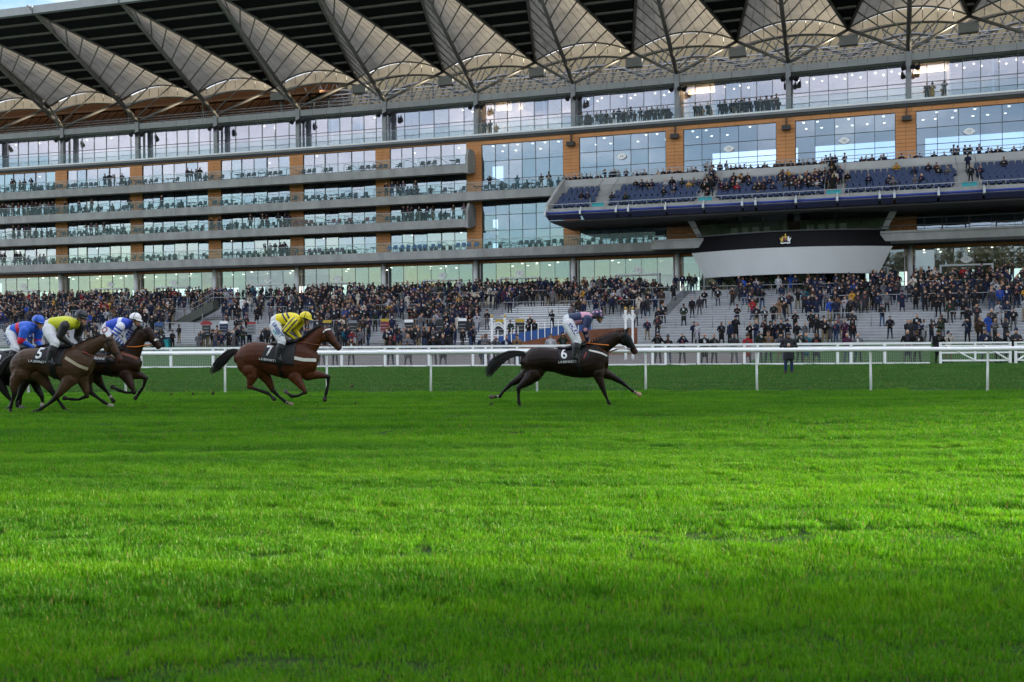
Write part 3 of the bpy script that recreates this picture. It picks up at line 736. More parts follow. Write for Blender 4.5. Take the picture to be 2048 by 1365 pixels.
shell('black_band', curve(9.1, 4.5, 2.5), curve(8.6, 4.2, 2.4), 9.67, 11.2, .2, 'royal_black')
shell('black_cap', curve(8.62, 4.35, 2.4), curve(8.6, 4.35, 2.4), 11.21, 11.32, .5, 'frame_dark')
sh = shell('sloping_glass', curve(8.4, 4.1, 2.3, 8), curve(9.0, 4.5, 2.6, 8), 11.33, 13.0, .03, 'glass_dark')
m = MB()
for u, p in [curve(8.4, 4.1, 2.3, 8)[i] for i in range(1, 8)]: m.tube([W(u, p + .01, 11.33), W(UC + (u - UC) * 9 / 8.4, p + .4, 13.0)], .03, 4)
m.build('glass_mullions', 'frame_dark', sh)
for s in (-1, 1):
    m = MB(); a, c = UC + s * 8.5, UC + s * 9.5
    m.hexa([W(a - .25, 4.15, 11.3), W(a + .25, 4.15, 11.3), W(a + .25, 3.4, 11.3), W(a - .25, 3.4, 11.3)], [W(c - .35, 4.6, 13.3), W(c + .35, 4.6, 13.3), W(c + .35, 3.6, 13.3), W(c - .35, 3.6, 13.3)]); m.build('side_fin', 'fascia_grey', RB)
m = MB(); n = 24; lo = curve(8.0, 4.3, 2.3)
vs = [W(u, p, 7.3) for u, p in lo] + [W(u, .1, 7.5) for u, p in lo]
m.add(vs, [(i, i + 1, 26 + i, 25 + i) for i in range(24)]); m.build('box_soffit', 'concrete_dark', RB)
m = MB(); m.fbox(UC - 9, UC + 9, .3, .5, 11, 13.2); rw = m.build('room_wall', 'interior_green', RB)
m = MB(); m.fbox(UC - 8.4, UC + 8.4, .5, 4.3, 11.0, 11.15); m.build('room_floor', 'carpet', RB)
for i, u in enumerate([-5.6, -4.55, -3.5, -2.45, 1.7, 2.75, 3.75, 4.75]):
    f = piece('picture', UC + u - .33, UC + u + .33, .52, .56, 11.75, 12.4, 'white_paint', RB)
piece('door', UC - .25, UC + .75, .52, .58, 11.15, 12.9, 'timber', RB)
m = MB(); m.fbox(UC - 7, UC + 7, 1.6, 1.75, 12.95, 13.0); m.build('box_lamp', 'lamp', RB)
m = MB(); m.tube([W(UC - .6, .9, 11.1), W(UC - .6, .9, 13.2)], .28, 12); m.build('room_column', 'concrete_pale', RB, True)
# crest: shield with crown above, gold lion left, white unicorn right, ribbon below
cu, cp, cz = 33.35, 7.05, 10.45
crest = MB().build('crest', 'gold', RB)
def flat(name, pts, mat, d=0):
    m = MB(); n = len(pts); pts = [(a * .62, c * .62) for a, c in pts]; vs = [W(cu + a, cp + d, cz + c) for a, c in pts] + [W(cu + a, cp + d - .05, cz + c) for a, c in pts]
    m.add(vs, [tuple(range(n)), tuple(range(2 * n - 1, n - 1, -1))] + [(i, (i + 1) % n, n + (i + 1) % n, n + i) for i in range(n)]); return m.build(name, mat, crest)
flat('shield', [(-.22, .22), (.22, .22), (.24, -.1), (0, -.34), (-.24, -.1)], 'red_paint', .02)
flat('shield_quarter', [(0, .2), (.2, .2), (.2, -.02), (0, -.02)], 'yellow_paint', .04); flat('shield_quarter', [(-.2, -.03), (-.01, -.03), (-.01, -.28), (-.2, -.12)], 'panel_blue', .04)
flat('crown', [(-.2, .26), (.2, .26), (.26, .5), (.12, .42), (.0, .62), (-.12, .42), (-.26, .5)], 'gold', .02)
flat('crown_lion', [(-.07, .6), (.07, .6), (.1, .78), (0, .86), (-.1, .78)], 'gold', .03)
for s, mt, nm in ((-1, 'gold', 'lion'), (1, 'white_paint', 'unicorn')):
    flat(nm, [(s * a, c) for a, c in [(.27, .2), (.36, .42), (.50, .46), (.56, .34), (.48, .26), (.60, .12), (.74, .18), (.78, .34), (.82, .10), (.70, -.06), (.66, -.36), (.54, -.40), (.52, -.2), (.40, -.36), (.30, -.36), (.34, -.1)]], mt, .02)
flat('ribbon', [(-.72, -.42), (-.4, -.5), (0, -.44), (.4, -.5), (.72, -.42), (.68, -.6), (.4, -.66), (0, -.58), (-.4, -.66), (-.68, -.6)], 'white_paint', .03)
# ------------------------------------------------------------------ running rail
def rot_along(slope): return math.atan(-slope)
rr = thing('running_rail', 'white plastic running rail on slender posts along the edge of the race turf', 'rail', (0, rail_y(0), 0))
m = MB(); n = 60; vs = []; prof = []
for i in range(14):
    a = 2 * math.pi * i / 14; prof.append((.065 * math.cos(a), .062 * math.sin(a)))
X0r, X1r = -75, 75
for i in range(n + 1):
    x = X0r + (X1r - X0r) * i / n
    for a, c in prof: vs.append((x, rail_y(x) + a, 1.185 + c + .008 * math.sin(x * 1.3) + .006 * math.sin(x * .41)))
m.add(vs, [(i * 14 + j, (i + 1) * 14 + j, (i + 1) * 14 + (j + 1) % 14, i * 14 + (j + 1) % 14) for i in range(n) for j in range(14)]); m.build('top_rail', 'white_plastic', rr, True)
post = MB(); post.tube([(0, 0, -.05), (0, 0, .6), (0, 0, 1.0), (0, -.02, 1.15)], [.036, .032, .030, .034], 10); post.tube([(0, 0, -.01), (0, 0, .012)], .07, 10); pmsh = post.mesh('post', 'white_plastic', True)
x = -8.64 - 3.12 * 14
while x < 60:
    o = bpy.data.objects.new('post', pmsh); o.location = (x, rail_y(x) + .09, 0); o.rotation_euler = (random.uniform(-.012, .012), random.uniform(-.015, .015), 0); link(o, rr); x += 3.12
x = -60.
while x < 60:
    m = MB(); m.tube([(x - .12, rail_y(x - .12), 1.185 + .004 * math.sin(x * 1.3)), (x + .12, rail_y(x + .12), 1.185 + .004 * math.sin(x * 1.3))], .069, 14, False); m.build('rail_joint', 'white_plastic', rr, True); x += 6.24
# ------------------------------------------------------------------ white spectator fence, in panels
fang = math.atan(-.082)
def fence_piece(mesh, name, x, parent):
    o = bpy.data.objects.new(name, mesh); o.location = (x, fence_y(x), 0); o.rotation_euler = (0, 0, fang); return link(o, parent)
FP = 2.46
mt_ = MB(); mt_.box(-FP / 2, FP / 2, -.045, .045, 1.06, 1.18); top_m = mt_.mesh('top_rail', 'white_paint')
ms_ = MB(); ms_.box(-FP / 2, FP / 2, -.03, .03, .90, .99); sec_m = ms_.mesh('second_rail', 'white_paint')
mb_ = MB(); mb_.box(-FP / 2 + .07, FP / 2 - .07, -.02, .02, .02, .10); bot_m = mb_.mesh('bottom_board', 'white_paint')
mw = MB()
for i in range(24): x = -FP / 2 + .09 + i * .1; mw.box(x - .004, x + .004, -.004, .004, .1, .90)
for j in range(9): z = .15 + j * .09; mw.box(-FP / 2 + .07, FP / 2 - .07, .005, .012, z - .004, z + .004)
wire_m = mw.mesh('wire_mesh', 'steel_pale')
mp_ = MB(); mp_.box(-.065, .065, -.07, .07, -.05, 1.055); pos_m = mp_.mesh('fence_post', 'white_paint')
fidx = 0; x = -46.5
GATE0, GATE1 = 22.8, 30.5
rows_ = []
while x < 42:
    if x + FP < GATE0 + .3 or x > GATE1: rows_.append(x)
    x += FP
fence = thing('spectator_fence', 'white post and rail spectator fence with wire mesh panels beyond the mown turf', 'fence', (0, fence_y(0), 0))
for i, x in enumerate(rows_):
    xc = x + FP / 2
    fence_piece(top_m, 'top_rail', xc, fence); fence_piece(sec_m, 'second_rail', xc, fence); fence_piece(wire_m, 'wire_mesh', xc, fence); fence_piece(bot_m, 'bottom_board', xc, fence)
    fence_piece(pos_m, 'fence_post', x + .05, fence)
    if i % 2 == 0: fence_piece(pos_m, 'fence_post', x + .75, fence)
for gi, (a, c, s) in enumerate(((GATE0, GATE0 + 3.7, 1), (GATE0 + 3.85, GATE1 - .2, -1))):
    g = thing('gate', 'white fence gate with diagonal braces ' + ('next to the last mesh panel' if gi == 0 else 'cut by the right edge of the photo'), 'gate', ((a + c) / 2, fence_y((a + c) / 2), 0))
    w = c - a
    def gb(nm, x0, x1, z0, z1, d=.05):
        m = MB(); m.box(x0, x1, -d, d, z0, z1); me = m.mesh(nm, 'white_paint'); o = bpy.data.objects.new(nm, me); o.location = (a, fence_y(a), 0); o.rotation_euler = (0, 0, fang); link(o, g)
    for z in (.14, .56, .92, 1.08): gb('gate_rail', .12, w - .12, z, z + .09, .03)
    gb('gate_post', 0, .12, -.02, 1.17); gb('gate_post', w - .12, w, -.02, 1.17); gb('gate_post', w / 2 - .05, w / 2 + .05, .2, 1.1, .035)
    m = MB(); q = w / 2
    for (x0, z0, x1, z1) in ((.3, 1.0, q - .05, .2), (q + .4, 1.0, w - .15, .2)):
        if s < 0: x0, x1 = w - x0, w - x1
        m.tube([(x0, -.04, z0), (x1, -.04, z1)], .045, 4)
    me = m.mesh('brace', 'white_paint'); o = bpy.data.objects.new('brace', me); o.location = (a, fence_y(a), 0); o.rotation_euler = (0, 0, fang); link(o, g)
    m = MB()
    for i in range(int(w / .1)): m.box(.1 + i * .1 - .004, .1 + i * .1 + .004, -.004, .004, .2, .92)
    me = m.mesh('wire_mesh', 'steel_pale'); o = bpy.data.objects.new('wire_mesh', me); o.location = (a, fence_y(a), 0); o.rotation_euler = (0, 0, fang); link(o, g)
# ------------------------------------------------------------------ bodies: lofts and chains fused into one skin, coloured by region
FPX, YHC, ROLL_ = 1991.0, 675.19, .00776
def px2w(px, py, Y):
    return Vector(((px - 1024) / FPX * Y, Y, 1.6 + (YHC - ROLL_ * (px - 1024) - py) * Y / FPX))
class Body:
    def __init__(s): s.mb = MB(); s.segs = []      # segs: (a, b, ra, rb, label, t0, t1)
    def chain(s, pts, rads, label, n=10, seg=True):
        pts = [Vector(p) for p in pts]
        tot = sum((pts[i + 1] - pts[i]).length for i in range(len(pts) - 1)); acc = 0
        s.mb.tube(pts, list(rads), n)
        for p, r in zip(pts, rads): s.mb.ball(p, r, 10, 7)
        for i in range(len(pts) - 1):
            l = (pts[i + 1] - pts[i]).length
            if seg: s.segs.append((pts[i], pts[i + 1], rads[i], rads[i + 1], label, acc / tot, (acc + l) / tot))
            acc += l
    def loft(s, pts, rads, wid, label, n=14, ydir=Vector((0, 1, 0)), power=1.0):
        pts = [Vector(p) for p in pts]; rings = []
        P = [pts[0] - (pts[1] - pts[0]).normalized() * rads[0] * .45] + pts + [pts[-1] + (pts[-1] - pts[-2]).normalized() * rads[-1] * .45]
        RR = [rads[0] * .6] + list(rads) + [rads[-1] * .6]; WW = [wid[0] * .6] + list(wid) + [wid[-1] * .6]
        vs = []
        for i, p in enumerate(P):
            d = (P[min(i + 1, len(P) - 1)] - P[max(i - 1, 0)]).normalized(); nn = ydir.cross(d).normalized()
            for j in range(n):
                a = 2 * math.pi * j / n; vs.append(p + nn * RR[i] * math.cos(a) + ydir * WW[i] * math.sin(a))
        fs = [tuple(reversed(range(n))), tuple((len(P) - 1) * n + j for j in range(n))]
        for i in range(len(P) - 1):
            for j in range(n): k = (j + 1) % n; fs.append((i * n + j, i * n + k, i * n + n + k, i * n + n + j))
        s.mb.add(vs, fs)
        m = len(pts) - 1
        for i in range(m): s.segs.append((pts[i], pts[i + 1], (rads[i] + wid[i]) / 2, (rads[i + 1] + wid[i + 1]) / 2, label, i / m, (i + 1) / m))
    def skin(s, name, voxel, mat, colfn, smooth=4, decimate=None, fac=.5):
        me = bpy.data.meshes.new(name); me.from_pydata(s.mb.v, [], s.mb.f)
        bm = bmesh.new(); bm.from_mesh(me); bmesh.ops.recalc_face_normals(bm, faces=bm.faces); bm.to_mesh(me); bm.free()
        o = bpy.data.objects.new(name, me); C.objects.link(o)
        r = o.modifiers.new('r', 'REMESH'); r.mode = 'VOXEL'; r.voxel_size = voxel
        q = o.modifiers.new('s', 'SMOOTH'); q.iterations = smooth; q.factor = fac
        if decimate: d = o.modifiers.new('d', 'DECIMATE'); d.ratio = decimate
        dg = bpy.context.evaluated_depsgraph_get(); me2 = bpy.data.meshes.new_from_object(o.evaluated_get(dg)); bpy.data.objects.remove(o)
        me2.name = name; nv = len(me2.vertices)
        co = np.empty(nv * 3); me2.vertices.foreach_get('co', co); co = co.reshape(-1, 3)
        lab, tt, pos = s.classify(co)
        me2.materials.clear(); me2.materials.append(MT[mat])
        if colfn:
            cols = np.ones((nv, 4)); cols[:, :3] = colfn(co, lab, tt)
            at = me2.color_attributes.new('col', 'FLOAT_COLOR', 'POINT'); at.data.foreach_set('color', cols.ravel().astype(np.float32))
        me2.polygons.foreach_set('use_smooth', [True] * len(me2.polygons)); me2.update()
        return me2
    def classify(s, co):
        best = np.full(len(co), 1e9); lab = np.zeros(len(co), int); tt = np.zeros(len(co))
        s.labels = sorted({g[4] for g in s.segs})
        for a, b, ra, rb, l, t0, t1 in s.segs:
            a = np.array(a); d = np.array(b) - a; L2 = max(1e-9, d @ d)
            t = np.clip(((co - a) @ d) / L2, 0, 1); dist = np.linalg.norm(co - (a + t[:, None] * d), axis=1) - (ra + (rb - ra) * t)
            k = dist < best; best[k] = dist[k]; lab[k] = s.labels.index(l); tt[k] = (t0 + (t1 - t0) * t)[k]
        return np.array(s.labels)[lab], tt, None
def blend(a, b, f): f = np.clip(f, 0, 1)[:, None]; return np.array(a) * (1 - f) + np.array(b) * f
def bvh_of(me): return BVHTree.FromPolygons([v.co for v in me.vertices], [p.vertices for p in me.polygons])
def hit(bvh, x, z, Y, side, off):
    o = Vector((x, Y - side * 3, z)); r = bvh.ray_cast(o, Vector((0, side, 0)))
    if r[0] is None:
        r = bvh.find_nearest(Vector((x, Y - side * .25, z)))
    p, nrm = r[0], r[1]
    return p + nrm * off, nrm
def drape_grid(bvh, Y, corners, nu, nv, mat, name, parent, off=.014, th=.012, side=1):
    a, b, c, d = corners     # (x,z) clockwise from top left
    m = MB(); vs = []; vo = []
    for j in range(nv + 1):
        for i in range(nu + 1):
            s, t = i / nu, j / nv
            x = (a[0] * (1 - s) + b[0] * s) * (1 - t) + (d[0] * (1 - s) + c[0] * s) * t; z = (a[1] * (1 - s) + b[1] * s) * (1 - t) + (d[1] * (1 - s) + c[1] * s) * t
            p, n = hit(bvh, x, z, Y, side, off); vs.append(p); vo.append(p + n * th)
    k = len(vs); fs = []
    for j in range(nv):
        for i in range(nu):
            q = j * (nu + 1) + i; f = (q, q + 1, q + nu + 2, q + nu + 1); fs += [f[::-1], tuple(k + e for e in f)]
    edge = [i for i in range(nu + 1)] + [j * (nu + 1) + nu for j in range(1, nv + 1)] + [nv * (nu + 1) + i for i in reversed(range(nu))] + [j * (nu + 1) for j in reversed(range(1, nv))]
    for i in range(len(edge)): e, g = edge[i], edge[(i + 1) % len(edge)]; fs.append((e, g, k + g, k + e))
    m.add(vs + vo, fs); return m.build(name, mat, parent, True)
def drape_strip(bvh, Y, pts, w, mat, name, parent, off=.006, th=.008, side=1, sub=6):
    P = []
    for i in range(len(pts) - 1):
        for j in range(sub): t = j / sub; P.append((pts[i][0] * (1 - t) + pts[i + 1][0] * t, pts[i][1] * (1 - t) + pts[i + 1][1] * t))
    P.append(pts[-1]); vs = []
    for i, (x, z) in enumerate(P):
        a, b = P[max(0, i - 1)], P[min(len(P) - 1, i + 1)]; dx, dz = b[0] - a[0], b[1] - a[1]; l = math.hypot(dx, dz) or 1; nx, nz = -dz / l * w / 2, dx / l * w / 2
        p, n = hit(bvh, x + nx, z + nz, Y, side, off); q, n2 = hit(bvh, x - nx, z - nz, Y, side, off)
        vs += [p, q, q + n2 * th, p + n * th]
    fs = [(0, 1, 2, 3), tuple((len(P) - 1) * 4 + j for j in (3, 2, 1, 0))]
    for i in range(len(P) - 1):
        for j in range(4): k = (j + 1) % 4; fs.append((i * 4 + j, i * 4 + 4 + j, i * 4 + 4 + k, i * 4 + k))
    m = MB(); m.add(vs, fs); return m.build(name, mat, parent)
def drape_text(bvh, Y, s, size, c, rot, mat, name, parent, off=.032, bold=True, sx=1):
    me = text_mesh(s, size, mat, .0, bold)
    bm = bmesh.new(); bm.from_mesh(me); bmesh.ops.triangulate(bm, faces=bm.faces); bmesh.ops.subdivide_edges(bm, edges=[e for e in bm.edges if e.calc_length() > .03], cuts=2); bm.to_mesh(me); bm.free()
    cr_, sr = math.cos(rot), math.sin(rot)
    for v in me.vertices:
        x = v.co.x * sx; y = v.co.y; p, n = hit(bvh, c[0] + x * cr_ - y * sr, c[1] + x * sr + y * cr_, Y, 1, off); v.co = p
    bm = bmesh.new(); bm.from_mesh(me)
    geo = bmesh.ops.extrude_face_region(bm, geom=bm.faces[:]); vs = [e for e in geo['geom'] if isinstance(e, bmesh.types.BMVert)]; bmesh.ops.translate(bm, verts=vs, vec=(0, -.003, 0)); bm.to_mesh(me); bm.free()
    o = bpy.data.objects.new(name, me); return link(o, parent)

def horse(H):
    Y = H['Y']; ox, oy, sc_ = H['zoom']; k = Y / FPX / sc_            # metres per zoomed pixel
    def P(zx, zy, dy=0): p = px2w(ox + zx / sc_, oy + zy / sc_, Y); p.y += dy; return p
    rs = random.Random(H['seed']); B = Body()
    # trunk, deep chest to narrow flank
    T = H['torso']; pts = [P(x, (t + b_) / 2) for x, t, b_, w in T]; B.loft(pts, [(b_ - t) / 2 * k for x, t, b_, w in T], [w for *_, w in T], 'torso', 18)
    B.loft([P(*q[:2]) for q in H['neck']], [q[2] * k for q in H['neck']], [q[3] for q in H['neck']], 'neck', 14)
    hd = H['head']; B.loft([P(*q[:2]) for q in hd], [q[2] * k for q in hd], [q[3] for q in hd], 'head', 14)
    ck = H['cheek']; B.mb.ball(P(ck[0], ck[1]), ck[2] * k, 12, 8, (1, .72, 1.05))
    for (x0, y0, x1, y1, dy) in H['ears']:
        a, b_ = P(x0, y0, dy), P(x1, y1, dy * 1.15); B.chain([a, a.lerp(b_, .5), b_], [.030, .030, .008], 'ear', 8)
    legs = H['legs']
    for li, lg in enumerate(legs):
        dy = lg['dy']; pts = [P(x, y, dy * f) for (x, y, r), f in zip(lg['p'], [.52, .85, 1, 1, 1, 1, 1])]
        rr_ = [r * k * f for (x, y, r), f in zip(lg['p'], [1, 1, .98, .90, .80, .92, .86])]; mid = pts[-2].lerp(pts[-1], .55)
        B.chain(pts[:-1] + [mid, pts[-1]], rr_[:-1] + [rr_[-2] * .74, rr_[-1]], 'leg%d' % li, 10)
        # heel tendon behind the cannon, point of hock or back of knee
        ax = (pts[4] - pts[3]).normalized(); bk = Vector((-abs(ax.z) - .2, 0, ax.x * (1 if ax.z < 0 else -1))).normalized()
        if li > 1: B.mb.ball(pts[3] + bk * .035, .034, 8, 6)
        x, y, r = lg['p'][0]; c = P(x, y, dy * .7)
        if li < 2: B.mb.ball(P(x - 8, y - 95, dy * .55), 118 * k, 14, 10, (.80, .62, 1.25)); B.mb.ball(P(x, y - 20, dy * .5), r * 1.12 * k, 12, 8, (1, .8, 1.1))
        # muscle mass that ties the limb into the trunk
        if lg.get('mass'): mx_, my_, mr = lg['mass']; B.mb.ball(P(mx_, my_, dy * .65), mr * k, 12, 8, (1, .62, 1.15))
        # hoof: flared block at the end
        a, b_ = pts[-2], pts[-1]; d = (b_ - a).normalized(); B.chain([b_ - d * .005, b_ + d * .055], [.040, .058], 'leg%d' % li, 12, False)
    coat, dark, pts_dark = np.array(H['coat']), np.array(H['dark']), np.array(H.get('points', (.008, .007, .006)))
    def colfn(co, lab, tt):
        n = len(co); c = np.tile(coat, (n, 1)).astype(float)
        zt = (co[:, 2] - co[:, 2].min())
        # clipped or summer coat: darker along the topline, lighter on the flank as horses are coloured
        nz_ = np.sin(co[:, 0] * 5.1 + co[:, 2] * 3.7) * np.sin(co[:, 0] * 2.3 - co[:, 2] * 6.1) * .5 + .5
        c = c * (1 - .35 * nz_[:, None]) + dark * (.35 * nz_[:, None])
        for li, lg in enumerate(legs):
            mk = lab == 'leg%d' % li
            if mk.any():
                t = tt[mk]; lo = lg.get('black', (.30, .52)); cc_ = blend(coat, pts_dark, (t - lo[0]) / (lo[1] - lo[0]))
                if lg.get('sock'): s0, s1 = lg['sock']; f = np.clip((t - s0) / .03, 0, 1) * np.clip((s1 - t) / .03, 0, 1); cc_ = cc_ * (1 - f[:, None]) + np.array((.55, .48, .42)) * f[:, None]
                hoof = np.clip((t - .955) / .02, 0, 1)[:, None]; cc_ = cc_ * (1 - hoof) + np.array(lg.get('hoof', (.03, .025, .02))) * hoof
                c[mk] = cc_
        mk = lab == 'head'; c[mk] = c[mk] * .9; f = np.clip((tt - .72) / .25, 0, 1)[:, None] * mk[:, None]; c = c * (1 - f) + np.array(H.get('muzzle', (.02, .014, .012))) * f
        if H.get('blinker'): f = (mk & (tt < .62)) | (lab == 'ear'); c[f] = (.008, .009, .010)
        if H.get('crestdark'): pass
        return c
    me = B.skin('horse_body', .0135, 'coat', colfn, 4)
    root = thing('horse', H['label'], 'horse', P(*H['base'][:2]) * 1.0 if False else Vector((P(*H['base']).x, Y, 0)), 'racehorses galloping past the stand')
    o = bpy.data.objects.new('body', me); link(o, root); bv = bvh_of(me)
    # eyes and nostril
    ex, ey = H['eye']; p, n = hit(bv, P(ex, ey).x, P(ex, ey).z, Y, 1, -.006); m = MB(); m.ball(p, .022, 10, 7); m.build('eye', 'leather_black', root, True)
    p2, n = hit(bv, P(ex, ey).x, P(ex, ey).z, Y, -1, -.006); m = MB(); m.ball(p2, .022, 10, 7); m.build('eye', 'leather_black', root, True)
    # tail
    if H.get('tail'):
        m = MB(); tp = [P(*q[:2]) for q in H['tail']]; tw = [q[2] * k for q in H['tail']]
        for i in range(150):
            oy_, oz = rs.uniform(-1, 1), rs.gauss(0, .55); ln = rs.uniform(.72, 1.05); pp = []
            for j, (q, w) in enumerate(zip(tp, tw)):
                t = tp[min(j + 1, len(tp) - 1)] - tp[max(j - 1, 0)]; nrm = Vector((-t.z, 0, t.x)).normalized()
                pp.append(q + nrm * w * oz * (.5 + .5 * j / len(tp)) + Vector((0, .08 * oy_ * (j / len(tp) + .25), 0)))
            # resample to the strand length
            K = len(pp) - 1; out_ = []
            for j in range(9):
                f = j / 8 * ln * K; a = min(K - 1, int(f)); out_.append(pp[a].lerp(pp[a + 1], f - a) + Vector((rs.gauss(0, .006), 0, rs.gauss(0, .006))))
            m.tube(out_, [.014, .015, .015, .014, .013, .011, .008, .005, .002], 4, False)
        t_ = m.build('tail', 'hair', root, True); haircol(t_, H.get('hair', (.006, .005, .005)))
    # mane
    m = MB(); M_ = H['mane']; cr_ = [P(*q) for q in M_]
    if H.get('plaits'):
        for i in range(15):
            f = i / 14 * (len(cr_) - 1); a = min(len(cr_) - 2, int(f)); q = cr_[a].lerp(cr_[a + 1], f - a)
            m.tube([q + Vector((0, 0, -.03)), q + Vector((-.012, 0, .03)), q + Vector((-.02, 0, .055))], [.022, .018, .006], 6)
    else:
        for i in range(170):
            f = rs.random() * (len(cr_) - 1.001); a = int(f); q = cr_[a].lerp(cr_[a + 1], f - a) + Vector((0, rs.gauss(0, .02), -.02)); s = rs.choice((-1, -1, 1)); l = rs.uniform(.07, .15)
            m.tube([q, q + Vector((-l * .35, s * .03, l * .35)), q + Vector((-l * .9, s * .05, l * .1))], [.008, .007, .001], 4, False)
    t_ = m.build('mane', 'hair', root, True); haircol(t_, H.get('hair', (.006, .005, .005)))
    # tack
    XZ = lambda q: (P(*q).x, P(*q).z)
    if H.get('cloth'):
        cl = None
        for side in (1, -1):
            g = drape_grid(bv, Y, [XZ(q) for q in H['cloth']], 12, 10, 'cloth_black', 'saddle_cloth', root, side=side)
            if side == 1: cl = g
        if H.get('number'):
            s, x, y, sz = H['number']; drape_text(bv, Y, s, sz, XZ((x, y)), H.get('numrot', 0), 'white_paint', 'number', cl)
        if H.get('brand'):
            s, x, y, sz = H['brand']; drape_text(bv, Y, s, sz, XZ((x, y)), H.get('brandrot', 0), 'white_paint', 'lettering', cl, bold=False, sx=1.0)
    if H.get('saddle'):
        S = Body(); q = H['saddle']; S.loft([P(x, y) for x, y, r, w in q], [r * k for x, y, r, w in q], [w for x, y, r, w in q], 's', 12); sm = S.skin('saddle', .014, 'leather_black', None, 3); link(bpy.data.objects.new('saddle', sm), root)
    for nm, pts, w, mat in H.get('straps', []):
        for side in (1, -1): drape_strip(bv, Y, [XZ(q) for q in pts], w, mat, nm, root, side=side)
    for pts, r, mat, nm in H.get('reins', []):
        for side in (-1, 1):
            m = MB(); m.tube([P(x, y, side * dy) for x, y, dy in pts], r, 5); m.build(nm, mat, root, True)
    return root, P, k
def haircol(o, c):
    me = o.data; n = len(me.vertices); a = np.ones((n, 4), np.float32); a[:, :3] = c; at = me.color_attributes.new('col', 'FLOAT_COLOR', 'POINT'); at.data.foreach_set('color', a.ravel())

